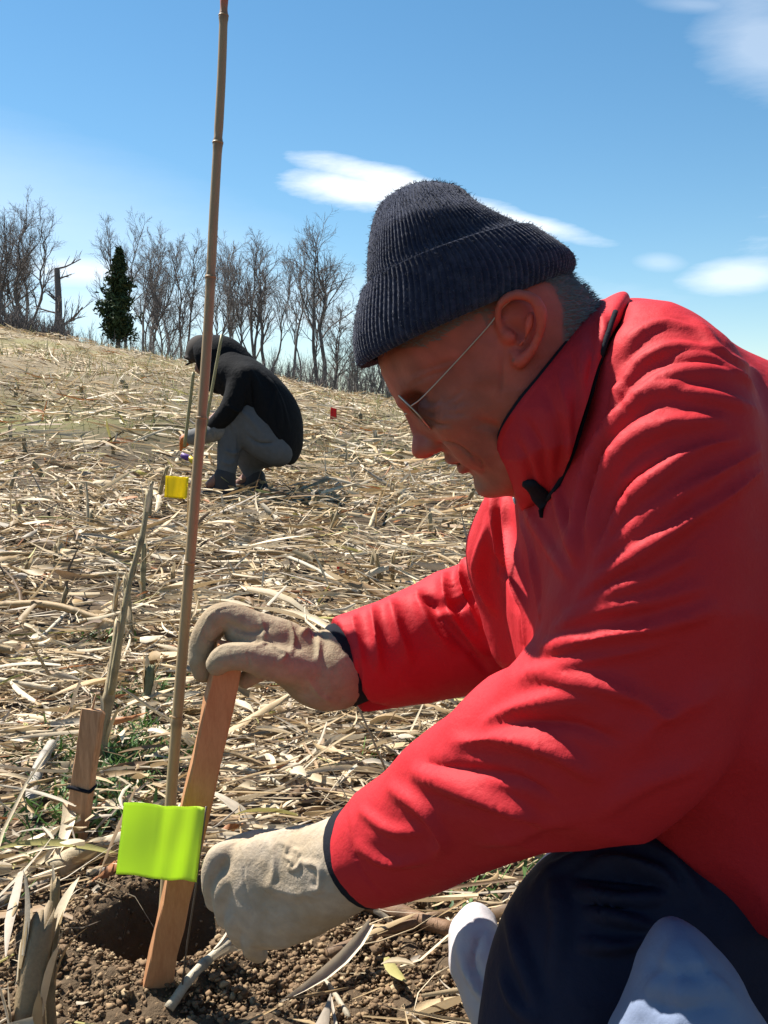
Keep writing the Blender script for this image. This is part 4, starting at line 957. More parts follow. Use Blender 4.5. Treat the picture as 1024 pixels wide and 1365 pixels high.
glove(g2, 'glove', m_leather, [([(262, 900), (266, 850), (285, 815), (320, 806), (370, 816)], .0016, .0014), ([(300, 830), (330, 842), (360, 836)], .005, -.004), ([(285, 872), (300, 862), (322, 862)], .002, .0015),
   ([(345, 818), (352, 840), (350, 862)], .0030, .0025), ([(385, 828), (392, 850), (388, 870)], .0030, .003), ([(330, 870), (332, 884), (330, 894)], .0018, -.0016), ([(308, 866), (311, 878), (309, 888)], .0016, -.0014), ([(272, 850), (282, 856), (290, 852)], .0016, -.0014), ([(340, 862), (356, 858), (366, 864)], .0028, .003), ([(366, 862), (380, 872), (372, 882)], .003, .003), ([(418, 836), (426, 856), (424, 880)], .004, .005), ([(400, 846), (412, 838), (434, 844)], .005, .004), ([(410, 905), (425, 925), (440, 935)], .005, .003)])

# ---- trousers
T = Field((.02, .55, -.06), (.85, 1.40, .48), .0075)
T.chain([(930, 1020, 1180, 1180, .93, .12), (815, 1085, 1120, 1260, .925, .115), (712, 1168, 1040, 1330, .91, .108), (670, 1245, 985, 1410, .895, .100), (658, 1320, 930, 1480, .88, .092), (692, 1410, 870, 1560, .87, .082), (720, 1500, 820, 1580, .865, .07)], n=26)
T.chain([(960, 1020, 1180, 1160, 1.08, .10), (850, 1100, 1080, 1240, 1.09, .095), (760, 1180, 980, 1320, 1.10, .09), (740, 1270, 900, 1380, 1.11, .08)], k=.02, n=20)
T.poly([P(770, 1500, .87), P(1000, 1500, .93), P(1150, 1450, .98)], [.075, .066, .055], k=.02, n=8)
T.poly([P(820, 1330, 1.11), P(980, 1350, 1.16), P(1150, 1330, 1.2)], [.072, .062, .055], k=.02, n=8)
V, F = T.mesh(); V = neigh_smooth(V, F, 3, .5); V, F = subdiv(V, F); V = neigh_smooth(V, F, 2, .5)
V = folds(V, F, [(a_, b_, c_*1.7) for a_, b_, c_ in [([(790, 1150), (830, 1150), (880, 1165), (905, 1190)], .008, .010), ([(775, 1190), (830, 1200), (885, 1196)], .006, .009), ([(790, 1218), (830, 1225), (870, 1238)], .006, .009), ([(780, 1260), (830, 1262), (870, 1250)], .006, .008),
  ([(680, 1220), (700, 1280), (720, 1350)], .010, .006), ([(770, 1170), (820, 1172), (880, 1180)], .005, -.006), ([(740, 1160), (750, 1230), (740, 1300)], .010, .005), ([(720, 1180), (760, 1150), (800, 1130)], .008, .005), ([(668, 1300), (690, 1340), (720, 1365)], .008, .005), ([(850, 1120), (900, 1150), (940, 1200)], .008, .006)]])
V = V + vnorm(V, F)*(.004*fbm(V, 16, 75, 3)+.006*(.3-np.abs(fbm(V*[1, 1, 1.8], 15, 76, 2))))[:, None]
mk('trousers', V, F, m_trous, man)
# boots behind him
for pa, pb in ((P(1130, 1455, .98), P(1230, 1420, 1.02)), (P(1130, 1335, 1.2), P(1230, 1300, 1.24))):
    bf = Field(np.minimum(pa, pb)-.12, np.maximum(pa, pb)+.12, .007); bf.poly([pa, (pa+pb)/2, pb], [.048, .05, .045], n=5); bf.poly([pb, pb+[.05, 0, -.10]], [.045, .035], k=.03); V, F = bf.mesh(); mk('boot', V, F, m_lining, man)
# ================================================================== STAKES, CANE, FLAGS
m_stake = mat('varnished_wood', (.46, .23, .11), rough=.5, var=.22, nscale=14, bump=.25, bscale=60, spec=.35, stretch=(9, 9, 1), bdist=.0008, color2=(.38, .175, .08))
m_stake2 = mat('weathered_wood', (.46, .27, .15), rough=.8, var=.3, nscale=14, bump=.5, bscale=60, spec=.2, stretch=(9, 9, 1), bdist=.001, color2=(.30, .17, .09))
m_cane = mat('cane', (1, 1, 1), rough=.5, var=.2, nscale=40, bump=.2, bscale=120, attr=True, spec=.35, stretch=(3, 3, .6), bdist=.0006)
m_flag = mat('fluorescent_vinyl', (.66, .86, .12), rough=.4, var=.03, nscale=8, spec=.3, transl=.55)
m_flagy = mat('yellow_vinyl', (.85, .70, .02), rough=.4, var=.03, nscale=8, spec=.3, transl=.5)
m_flagr = mat('red_vinyl', (.5, .035, .03), rough=.4, var=.03, nscale=8, spec=.3, transl=.5)
m_steel = mat('wire_steel', (.12, .11, .10), rough=.45, var=.2, metal=.6)
m_stalk = mat('corn_stalk', (1, 1, 1), rough=.62, var=.3, nscale=18, bump=.6, bscale=90, attr=True, spec=.25, stretch=(4, 4, 4), bdist=.0015)

def plank(p0, p1, wd, tk, yaw, m, name, parent=None, taper=0.0, n=14, seed=0, ragged=0.0):
    """flat stake from p0 (bottom) to p1 (top), softly rounded edges, slightly uneven"""
    p0, p1 = np.asarray(p0, float), np.asarray(p1, float); T = (p1-p0)/np.linalg.norm(p1-p0); Wv = np.array([math.cos(yaw), math.sin(yaw), 0]); Wv -= T*(Wv@T); Wv /= np.linalg.norm(Wv); Dv = np.cross(Wv, T)
    b = .0016; a_, t_ = wd/2, tk/2
    ringp = [(-a_+b, -t_), (-a_*.3, -t_), (a_*.3, -t_), (a_-b, -t_), (a_, -t_+b), (a_, t_-b), (a_-b, t_), (-a_+b, t_), (-a_, t_-b), (-a_, -t_+b)]
    V = []; r = np.random.default_rng(seed)
    for i in range(n):
        t = i/(n-1); k = 1-taper*(1-t); w_ = .0006*r.normal(0, 1, len(ringp))
        for (x_, y_), e in zip(ringp, w_):
            top = (ragged*r.uniform(-1, 1) if i == n-1 else 0)
            V.append(p0+(p1-p0)*t+Wv*(x_*k+e)+Dv*(y_+e*.3)+T*top)
    m_ = len(ringp); F = [(i*m_+j, i*m_+(j+1) % m_, (i+1)*m_+(j+1) % m_, (i+1)*m_+j) for i in range(n-1) for j in range(m_)]
    F += [tuple(range(m_-1, -1, -1)), tuple((n-1)*m_+j for j in range(m_))]
    return mk(name, V, F, m, parent, smooth=False)
sb = P(204, 1338, 1.145); st_ = P(309, 858, 1.045)
stake = plank(sb, st_, .0305, .0135, R(17), m_stake, 'wooden_stake', seed=4)
stake['label'] = 'smooth brown wooden stake held upright in the hole by the gloved fist'; stake['category'] = 'stake'

# bamboo cane
cp = catmull([P(216, 1262, 1.185), P(222, 1180, 1.18), P(228, 1065, 1.175), P(241, 900, 1.165), P(262, 640, 1.15), P(276, 460, 1.14), P(286, 270, 1.13), P(295, 110, 1.125), P(299, 0, 1.12), P(303, -70, 1.115)], 200)
t = np.linspace(0, 1, 200); rad = .0074-.0032*t; s_l = np.r_[0, np.cumsum(np.linalg.norm(np.diff(cp, axis=0), axis=1))]
nodes = [.10, .27, .45, .62, .78, .93, 1.07, 1.19]
for nd in nodes: rad = rad + .0011*np.exp(-((s_l-nd)/.004)**2) - .0005*np.exp(-((s_l-nd-.009)/.005)**2)
V, F = tube(cp, rad, 12); hgt = np.repeat(t, 12)
c0 = np.array([.46, .36, .20]); c1_ = np.array([.40, .28, .15]); c2_ = np.array([.52, .10, .05])
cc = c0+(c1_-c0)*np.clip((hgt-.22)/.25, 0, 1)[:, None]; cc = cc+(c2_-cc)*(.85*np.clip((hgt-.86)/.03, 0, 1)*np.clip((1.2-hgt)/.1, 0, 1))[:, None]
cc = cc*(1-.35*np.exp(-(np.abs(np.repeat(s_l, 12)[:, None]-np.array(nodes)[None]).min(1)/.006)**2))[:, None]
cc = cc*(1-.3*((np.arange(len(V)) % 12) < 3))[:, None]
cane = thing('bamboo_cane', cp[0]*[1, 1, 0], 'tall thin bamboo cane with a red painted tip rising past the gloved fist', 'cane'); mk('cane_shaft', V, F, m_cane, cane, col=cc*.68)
for nd in nodes[:7]:
    i = np.searchsorted(s_l, nd); i = min(i, 197); mk('node_ring', *tube([cp[i]-(cp[i+1]-cp[i])*.2, cp[i]+(cp[i+1]-cp[i])*.2], rad[i]+.0002, 12), m_cane, cane, col=np.tile([.27, .17, .08], (24, 1)))

def pinflag(TL, TR, BR, BL, dl, dr, wire_pts, mflag, label, group, wr=.0011, wav=.0035, n=24):
    t = thing('marker_flag', wire_pts[-1]*[1, 1, 1], label, 'flag', group)
    A, B_, C_, D_ = P(*TL, dl), P(*TR, dr), P(*BR, dr), P(*BL, dl); V = []
    sc = np.linalg.norm(A-B_)/.085
    for back in (0, 1):
        for i in range(n):
            for j in range(n):
                x_, y_ = i/(n-1), j/(n-1); p = (A*(1-x_)+B_*x_)*(1-y_)+(D_*(1-x_)+C_*x_)*y_
                wv = math.sin(x_*9.0+.6)*wav*x_**.7 + .0014*math.sin(x_*23+y_*2)*(x_ > .45) + .0012*math.sin(y_*5+x_*3) + .0015*x_*math.sin(y_*3)
                V.append(p + FW*(wv*sc + back*.0004*sc) + UPV*.0008*math.sin(x_*7)*sc)
    o = n*n; F = []
    for i in range(n-1):
        for j in range(n-1):
            a = i*n+j; F += [(a, a+1, a+n+1, a+n), (o+a, o+a+n, o+a+n+1, o+a+1)]
    for i in range(n-1): F += [(i*n, (i+1)*n, o+(i+1)*n, o+i*n), (i*n+n-1, o+i*n+n-1, o+(i+1)*n+n-1, (i+1)*n+n-1), (i, o+i, o+i+1, i+1), ((n-1)*n+i, (n-1)*n+i+1, o+(n-1)*n+i+1, o+(n-1)*n+i)]
    mk('flag_sheet', V, F, mflag, t); mk('wire', *tube(np.array(wire_pts), wr, 6, n=20), m_steel, t); return t
pinflag((165, 1070), (274, 1077), (262, 1177), (155, 1165), 1.030, 1.050, [P(275, 1075, 1.052), P(262, 1177, 1.054), P(251, 1250, 1.08), P(243, 1314, 1.125), P(240, 1345, 1.14)], m_flag,
        'bright yellow-green marker flag hanging against the brown wooden stake', 'plastic marker flags on wires')
gb = G(222, 700); d_ = gb[1]/.996; d_ = float((gb-CAM)@FW)
pinflag((221, 634), (252, 636), (249, 665), (219, 663), d_-.01, d_, [P(221, 632, d_), P(220, 665, d_), P(222, 700, d_)], m_flagy, 'small yellow marker flag low over the straw left of the crouching person', 'plastic marker flags on wires', wr=.0016, n=12)
gb = G(446, 572); d_ = float((gb-CAM)@FW)
pinflag((441, 543), (449, 545), (449, 559), (440, 558), d_-.02, d_, [P(441, 542, d_), P(443, 558, d_), P(445, 573, d_)], m_flagr, 'tiny red marker flag far up the slope right of the crouching person', 'plastic marker flags on wires', wr=.003, n=6)
gb = G(460, 775); d_ = float((gb-CAM)@FW)
pinflag((448, 750), (463, 752), (462, 764), (450, 762), d_-.01, d_, [P(463, 751, d_), P(462, 764, d_), P(461, 776, d_)], m_flagr, 'small torn red marker flag in the straw above the far red sleeve', 'plastic marker flags on wires', wr=.0012, n=8)

# short stake on the left with its black tie
gs = G(97, 1135); d_ = float((gs-CAM)@FW); s0 = P(95, 1150, d_); s1 = P(125, 948, d_-.02)
sst_ = thing('short_stake', s0*[1, 1, 0], 'short weathered wooden stake with a black tie near the left edge', 'stake')
plank(s0, s1, .034, .016, R(-16), m_stake2, 'board', sst_, seed=8, ragged=.006, n=16)
tq = .5; tc0 = s0+(s1-s0)*tq; a = np.linspace(0, 2*np.pi, 24); Wv = np.array([math.cos(R(-16)), math.sin(R(-16)), 0]); Dv = np.array([-Wv[1], Wv[0], 0])
mk('tie', *tube(np.array([tc0+Wv*(np.sign(math.cos(x))*min(abs(math.cos(x))*.026, .0185))+Dv*(np.sign(math.sin(x))*min(abs(math.sin(x))*.015, .0095))+np.array([0, 0, .002*math.sin(2*x)]) for x in a]), .0028, 6, cap=False), m_lining, sst_)
mk('splinter', *tube([s1-[.008, 0, .02], s1+[.002, .0, .018], s1+[.006, 0, .03]], [.006, .004, .001], 6, flat=.4), m_stake2, sst_)

# ================================================================== CORN STALKS
def cstalk(pts, rad, name, label, group, seed, standing=False, tone=None, nleaf=4, ribs=True, sides=12, cat='corn stalk'):
    r = np.random.default_rng(seed); pts = np.asarray(pts, float); L0 = np.linalg.norm(np.diff(pts, axis=0), axis=1).sum(); n = max(12, int(L0/.012)); n = min(n, 48)
    q = catmull(pts, n); sl_ = np.r_[0, np.cumsum(np.linalg.norm(np.diff(q, axis=0), axis=1))]; rd = np.full(n, rad)*(1-.18*np.linspace(0, 1, n)); nd = r.uniform(.03, .09)
    tone = .62*np.array(tone if tone is not None else [.48, .38, .23])*r.uniform(.85, 1.12); dk = np.ones(n)
    while nd < L0: rd += rad*.22*np.exp(-((sl_-nd)/(rad*.6))**2); dk -= .42*np.exp(-((sl_-nd)/(rad*.7))**2); nd += r.uniform(.09, .16)
    V, F = tube(q, rd, sides); a_ = np.tile(np.arange(sides)/sides*2*np.pi, n)
    C_ = np.repeat(q, sides, 0); V = C_+(V-C_)*(1+.05*np.sin(a_*5+1)+.05*r.normal(0, 1, len(V)))[:, None]
    col = np.repeat(dk, sides)[:, None]*tone*(1+.12*np.sin(a_*3+r.uniform(0, 6)))[:, None]
    if standing: # ragged, hollow, darker top
        k = (n-1)*sides; V[k:] += (q[-1]-q[-2])/np.linalg.norm(q[-1]-q[-2])*r.uniform(-.6, 1.2, sides)[:, None]*rad; F = F[:-1]
        V = np.concatenate([V, [q[-1]-(q[-1]-q[-2])*1.5]]); F += [(k+j, k+(j+1) % sides, len(V)-1) for j in range(sides)]; col = np.concatenate([col, [tone*.35]])
    root = thing(name, (q[0][0], q[0][1], q[0][2]), label, cat, group); mk('stem', V, F, m_stalk, root, col=np.clip(col, .02, .9))
    for k in range(nleaf):  # clinging husk strips
        i = r.integers(1, n-2); d0 = q[min(i+3, n-1)]-q[i]; d0 /= np.linalg.norm(d0)+1e-9; o_ = r.normal(0, 1, 3); o_ -= d0*(o_@d0); o_ /= np.linalg.norm(o_); ll = r.uniform(.04, .11)*(.6+min(rad, .02)*30); w0 = min(rad*r.uniform(.3, .8), .006*max(1, rad/.014))
        ss = np.linspace(0, 1, 7); P_ = q[i]+o_*rad*.9+np.outer(ss, d0)*ll+np.outer(ss**1.8, o_)*ll*r.uniform(.03, .35)+np.outer(ss**2, [0, 0, -1])*ll*r.uniform(0, .5)
        sdv = np.cross(d0, o_); w_ = w0*np.sin(np.pi*np.clip(ss*.85+.15, 0, 1))**.7
        V = np.concatenate([P_-sdv*w_[:, None], P_+o_*w_[:, None]*.35, P_+sdv*w_[:, None]]); F = [(i_, i_+1, 7+i_+1, 7+i_) for i_ in range(6)]+[(7+i_, 8+i_, 15+i_, 14+i_) for i_ in range(6)]
        mk('husk', V, F, m_straw, root, smooth=True, col=np.tile(PAL[r.choice([0, 1, 2, 3, 5])]*r.uniform(.85, 1.15), (21, 1)))
    return root
def gp(u, v, h=0.0, dd=0.0):
    p = G(u, v); return p+np.array([0, dd, h])
def D(p): return float((p-CAM)@FW)
b0 = G(128, 1030); dd = D(b0)
cstalk([b0-[0, 0, .03], P(140, 960, dd), P(152, 890, dd), P(160, 830, dd-.01)], .0115, 'corn_stalk', 'dead corn stalk standing right behind the short tied stake', 'standing corn stubble', 1, True, nleaf=5)
cstalk([P(148, 925, dd-.01), P(160, 850, dd-.02), P(172, 780, dd), P(190, 712, dd+.02), P(198, 655, dd+.05)], .0062, 'corn_stalk', 'thin dead stalk slanting up from behind the short tied stake', 'standing corn stubble', 2, True, nleaf=7, tone=[.44, .36, .2])
for k_, (pa_, pb_, rr_k, lb_) in enumerate((((176, 870), (168, 770), .010, 'broken stump just right of the slanting stalk, beyond the short tied stake'), ((150, 845), (158, 770), .007, 'slim broken stump left of the slanting stalk'),
        ((190, 820), (192, 725), .009, 'ragged stump behind the upper end of the slanting stalk'), ((196, 960), (200, 890), .012, 'dark greenish stump between the short tied stake and the bamboo cane'))):
    q0 = G(*pa_); d0_ = D(q0); cstalk([q0-[0, 0, .02], (q0+P(*pb_, d0_))/2, P(*pb_, d0_)], rr_k, 'corn_stalk', lb_, 'standing corn stubble', 20+k_, True, nleaf=7, tone=[[.42, .34, .2], [.5, .42, .28], [.42, .36, .2], [.2, .22, .12]][k_])
b0 = G(38, 1420); dd = D(b0)
cstalk([b0-[0, 0, .02], P(38, 1370, dd), P(46, 1290, dd), P(58, 1225, dd+.01)], .0165, 'corn_stalk', 'thick frayed corn stump at the bottom left corner', 'standing corn stubble', 3, True, nleaf=12, tone=[.40, .30, .18], sides=16)
cstalk([b0+[.02, .02, -.02], P(66, 1320, dd+.03), P(72, 1240, dd+.05), P(74, 1175, dd+.06)], .0060, 'corn_stalk', 'slender split stalk beside the frayed stump at the bottom left', 'standing corn stubble', 4, True, nleaf=4, tone=[.36, .27, .15])
LY = [([(318, 1002, .02), (400, 990, .03), (480, 978, .035), (610, 966, .03)], .0060, 'long straight stalk lying between the two gloved hands', [.36, .28, .17]),
      ([(330, 1030, .02), (420, 1010, .03), (560, 985, .03)], .0035, 'thin pale stalk lying just below the long straight one', [.55, .48, .34]),
      ([(438, 1292, .012), (500, 1268, .015), (600, 1238, .018)], .0075, 'dark brown stalk lying on the soil right of the lower glove', [.27, .17, .10]),
      ([(476, 1222, .015), (530, 1240, .018), (606, 1262, .016)], .0120, 'thick reddish brown stalk pointing at the white sack', [.36, .21, .12]),
      ([(118, 1186, .010), (180, 1190, .012), (262, 1196, .012)], .0055, 'grey stick lying across the back rim of the hole', [.33, .28, .22]),
      ([(226, 1372, .012), (262, 1342, .02), (304, 1316, .028)], .0060, 'pale split stalk lying on the soil in front of the hole', [.62, .54, .40]),
      ([(425, 1318, .010), (445, 1345, .012), (466, 1378, .01)], .0035, 'pale thin stalk at the bottom below the lower glove', [.62, .54, .40]),
      ([(306, 738, .03), (390, 768, .05), (478, 800, .03)], .0080, 'long pale stalk lying level with the top of the far sleeve', [.62, .55, .42]),
      ([(596, 606, .12), (612, 640, .05), (640, 688, .02)], .0055, 'pale bent twig just under the chin of the kneeling man', [.62, .56, .42]),
      ([(500, 610, .03), (540, 632, .05), (566, 644, .03)], .0120, 'pale stalk on the slope left of the face', [.58, .50, .38]),
      ([(20, 880, .02), (60, 860, .03), (96, 826, .03)], .0070, 'pale curved stalk at the left edge, beyond the short tied stake', [.60, .52, .40]),
      ([(40, 1105, .02), (52, 1060, .04), (70, 1030, .05)], .0110, 'crumpled pale stalk left of the short tied stake', [.52, .46, .38]),
      ([(250, 870, .02), (300, 940, .03), (330, 975, .02)], .0045, 'pale narrow stalk slanting behind the wooden stake', [.60, .52, .38]),
      ([(270, 1040, .02), (330, 1055, .03), (390, 1075, .02)], .0060, 'pale stalk lying behind the lower glove', [.56, .50, .38]),
      ([(0, 1228, .012), (30, 1212, .02), (72, 1196, .02)], .0060, 'weathered stalk lying at the left edge beside the hole', [.42, .34, .24])]
for i, (pp_, rd_, lb, tn) in enumerate(LY):
    pts = [G(u, v)+[0, 0, h] for u, v, h in pp_]; cstalk(pts, rd_, 'corn_stalk', lb, 'corn stalks lying flat', 40+i, i in (5,), tn, nleaf=2 if rd_ < .005 else 3)
# fat husk roll by the hole
hk = [G(72, 1188)+[0, 0, .012], G(105, 1172)+[0, 0, .018], G(152, 1158)+[0, 0, .02]]
cstalk(hk, .0175, 'corn_husk', 'fat pale husk roll lying behind the hole', None, 77, False, [.52, .42, .27], nleaf=9, sides=16, cat='corn husk')
LM = [(215, 1120, 'the yellow-green flag'), (380, 1170, 'the cream glove'), (340, 870, 'the tan glove'), (105, 1040, 'the short tied stake'), (262, 970, 'the wooden stake'), (170, 800, 'the slanting dead stalk'), (180, 1250, 'the hole'),
      (500, 1050, 'the near red cuff'), (470, 830, 'the far red cuff'), (20, 880, 'the pale stalk at the left edge'), (470, 975, 'the long straight stalk'), (620, 850, 'the far red elbow'), (60, 1240, 'the frayed stump'), (325, 600, 'the crouching person'), (236, 650, 'the small yellow flag'), (455, 757, 'the torn red flag'), (443, 550, 'the tiny red flag'), (560, 600, 'the nose of the kneeling man'),
      (20, 450, 'the skyline thicket'), (150, 460, 'the evergreen'), (500, 530, 'the skyline brush'), (30, 640, 'the left edge of midfield'), (20, 760, 'the left edge above curved stalk'), (345, 750, 'the long pale stalk'), (600, 700, 'the far red sleeve'), (420, 640, 'the boots of the crouching person')]
def where(u, v):
    a = min(LM, key=lambda q: (q[0]-u)**2+(q[1]-v)**2); dx, dy = u-a[0], v-a[1]
    return (('right of ' if dx > 0 else 'left of ') if abs(dx) > abs(dy) else ('in front of ' if dy > 0 else 'just beyond ')) + a[2]
def pxof(p):
    q = np.asarray(p)-CAM; d__ = q @ FW; return CX+FOC*q[0]/d__, CY-FOC*(q @ UPV)/d__
# stubble through the field
r = np.random.default_rng(202)
ST = [(436, 725, 38), (446, 716, 26), (490, 782, 46), (508, 786, 50), (522, 780, 42), (206, 690, 62), (198, 705, 58), (560, 610, 18), (15, 592, 26), (35, 610, 24), (420, 690, 20), (405, 655, 18), (110, 680, 26), (90, 560, 14), (60, 545, 12), (190, 560, 14),
      (120, 720, 34), (250, 735, 26), (335, 715, 24), (10, 660, 30), (60, 640, 22), (470, 650, 20), (520, 680, 26), (575, 720, 28), (345, 820, 34), (230, 790, 30), (80, 820, 34), (30, 790, 40), (500, 590, 14), (480, 560, 12), (420, 590, 14), (110, 530, 12), (20, 530, 14), (170, 520, 10), (220, 545, 12), (620, 690, 25), (300, 700, 22), (385, 790, 30), (75, 760, 30), (30, 700, 24), (150, 610, 18)]
for i, (u, v, hpx) in enumerate(ST):
    b = G(u, v); d_ = D(b); h = hpx/FOC*d_; ln = r.normal(0, .22, 2)*h
    cstalk([b-[0, 0, .03], b+[ln[0]*.5, ln[1]*.5, h*.5], b+[ln[0], ln[1], h]], max(.008, .0026*d_)*r.uniform(.8, 1.1), 'corn_stump', ('tall' if hpx > 40 else 'low' if hpx < 19 else 'short')+' dead corn stump '+where(u, v), 'corn stumps on the slope', 300+i, True, [.42, .33, .19], nleaf=4, sides=8, cat='corn stump')
x_, y_ = scatter_view(75, 2.0, 12, 400, 1.6, .05, .2); proto = None
for i in range(75):
    b = np.array([x_[i], y_[i], float(terr(x_[i], y_[i]))]); ya = r.normal(0, .7); l_ = r.uniform(.15, .45)*(1+y_[i]/14); dv = np.array([math.cos(ya), math.sin(ya), 0])
    pts = [b+dv*l_*k for k in (-.5, 0, .5)]; pts = [np.array([p[0], p[1], float(terr(p[0], p[1]))+.03+.03*(k == 1)]) for k, p in enumerate(pts)]
    cstalk(pts, r.uniform(.006, .011)*(1+y_[i]/16), 'fallen_stalk', ('long' if l_ > .42 else 'short')+' weathered stalk lying '+('aslant ' if abs(math.sin(ya)) > .6 else 'level ')+where(*pxof(b)), 'fallen stalks on the slope', 500+i, False, PAL[r.integers(0, 4)]*1.5, nleaf=2, sides=8)
# dried leaves near the camera, large enough to pick out
def leafthing(u, v, ln, wd, yaw, seed, tone, lift=.02, curl=.6, name='corn_leaf', label='dried pale corn leaf curled on the ground', group='dried corn leaves near the hands'):
    r = np.random.default_rng(seed); b = G(u, v); n = 12; ss = np.linspace(-.5, .5, n); dv = np.array([math.cos(yaw), math.sin(yaw), 0]); sv = np.array([-dv[1], dv[0], 0]); V = []
    mid = b+np.outer(ss*ln, dv)+np.outer((ss**2)*curl*ln*r.uniform(-1, 1), sv)
    mid[:, 2] = terr(mid[:, 0], mid[:, 1])+lift*.6+lift*r.uniform(.2, 1)*np.cos(ss*3+r.normal())+.006
    for k in range(5):
        f = (k-2)/2; w_ = wd*.5*np.sin(np.pi*np.clip(ss*.93+.5, .03, 1))**.6; tw = r.uniform(-1, 1)*.0+ss*1.6+.3
        V.append(mid+(sv[None]*np.cos(tw)[:, None]+np.array([0, 0, 1])[None]*np.sin(tw)[:, None])*(f*w_)[:, None]+np.outer(w_*(.35*abs(f)+.12*np.sin(ss*20+f)), [0, 0, 1]))
    V = np.concatenate(V); F = [(k*n+i, k*n+i+1, (k+1)*n+i+1, (k+1)*n+i) for k in range(4) for i in range(n-1)]
    o = mk(name, V, F, m_straw, col=np.tile(np.array(tone)*r.uniform(.9, 1.1), (len(V), 1))*(1+.10*np.sin(np.repeat(np.arange(5), n)*2.5))[:, None]); return tag(o, label, 'leaf', group)
for i in range(44):
    u, v = r.uniform(0, 660), 760+ 385*r.random()**.8
    ln_, wd_, ti = r.uniform(.07, .20), r.uniform(.008, .022), r.choice([0, 0, 1, 1, 2, 5])
    leafthing(u, v, ln_, wd_, r.normal(0, .9), 900+i, PAL[ti], lift=r.uniform(.015, .05), label=('long ' if ln_ > .14 else 'short ')+('broad ' if wd_ > .015 else 'narrow ')+{0: 'straw-coloured', 1: 'bleached', 2: 'tan', 5: 'greyish'}[int(ti)]+' corn leaf '+where(u, v))

# ================================================================== SACKS BY HIS KNEE
m_white = mat('white_plastic', (.50, .46, .46), rough=.5, var=.05, nscale=20, bump=.4, bscale=50, spec=.4, transl=.15, bdist=.004)
m_paleblue = mat('pale_blue_cloth', (.15, .185, .27), rough=.8, var=.08, nscale=14, bump=.4, bscale=160, spec=.2, bdist=.002)
f = Field(P(560, 1480, 1.2)-[.05, .3, .1], P(760, 1200, 1.0)+[.12, .35, .08], .005)
f.chain([(606, 1240, 660, 1232, 1.09, .03), (601, 1260, 672, 1266, 1.06, .045), (610, 1300, 695, 1310, 1.02, .05), (632, 1345, 735, 1350, .98, .05), (670, 1400, 760, 1400, .95, .05), (700, 1450, 800, 1450, .93, .05)], n=20)
V, F = f.mesh(); V = neigh_smooth(V, F, 2); V = folds(V, F, [([(612, 1262), (625, 1300), (655, 1345)], .006, .007), ([(640, 1245), (632, 1285), (650, 1320)], .005, -.006), ([(622, 1290), (645, 1330), (680, 1365)], .005, .006)])
V = V+vnorm(V, F)*(.004*fbm(V, 40, 95, 3))[:, None]
tag(mk('white_sack', V, F, m_white), 'crumpled white plastic sack under the edge of the dark knee', 'sack')
f = Field(P(790, 1560, .74)-[.05, .16, .12], P(1080, 1200, .70)+[.10, .18, .06], .005)
f.chain([(882, 1246, 918, 1244, .725, .022), (864, 1275, 948, 1270, .722, .040), (848, 1315, 978, 1312, .718, .052), (834, 1370, 1008, 1362, .715, .062), (805, 1450, 1050, 1450, .715, .075), (800, 1540, 1060, 1540, .715, .075), (800, 1750, 1080, 1750, .72, .08), (800, 1900, 1090, 1900, .73, .08)], n=30)
V, F = f.mesh(); V = neigh_smooth(V, F, 2); V = folds(V, F, [([(900, 1250), (885, 1300), (850, 1350)], .008, .006), ([(920, 1260), (945, 1300), (985, 1340)], .008, .006), ([(900, 1280), (910, 1320), (905, 1365)], .010, .008), ([(870, 1290), (900, 1300), (950, 1295)], .006, -.006), ([(860, 1330), (900, 1345), (960, 1340)], .006, -.006)])
V = V+vnorm(V, F)*(.004*fbm(V, 25, 97, 3))[:, None]; V[:, 2] = np.maximum(V[:, 2], -.01)
tag(mk('blue_sack', V, F, m_paleblue), 'pale blue cloth sack standing in front of the kneeling man, at the bottom edge', 'sack')

# ================================================================== THE CROUCHING PERSON
gb = G(325, 668); d6 = D(gb); print('crouch d', d6)
m_black = mat('black_jacket', (.006, .0065, .008), rough=.9, var=.25, nscale=8, bump=.5, bscale=40, spec=.12, bdist=.01)
m_jeans = mat('grey_jeans', (.085, .090, .098), rough=.9, var=.22, nscale=9, bump=.5, bscale=60, spec=.15, bdist=.006)
m_boot = mat('boot_leather', (.03, .028, .030), rough=.7, var=.25, nscale=20, bump=.4, bscale=60)
m_plaid = mat('grey_shirt', (.12, .12, .12), rough=.9, var=.4, nscale=20, bump=.3)
m_orange = mat('orange_glove', (.38, .12, .03), rough=.8, var=.15, nscale=20)
m_toolp = mat('purple_grip', (.12, .05, .22), rough=.5, var=.1); m_tooly = mat('yellow_plastic', (.75, .52, .03), rough=.45, var=.1)
cr = thing('person', gb*[1, 1, 0]+[0, 0, gb[2]], 'person in a black hooded jacket, cap and grey jeans crouching on the slope', 'person')
def part(name, m, lo, hi, h, fn, par=cr, sm=2, rough_=.004, fs=12, fl=None):
    f = Field(np.minimum(P(lo[0], hi[1], d6), P(hi[0], lo[1], d6))-[.05, .55, .05], np.maximum(P(lo[0], hi[1], d6), P(hi[0], lo[1], d6))+[.05, .55, .05], h); fn(f); V, F = f.mesh(); V = neigh_smooth(V, F, sm)
    if fl: V, F = subdiv(V, F); V = folds(V, F, fl)
    return mk(name, V+vnorm(V, F)*(rough_*fbm(V, fs, 99, 2))[:, None], F, m, par)
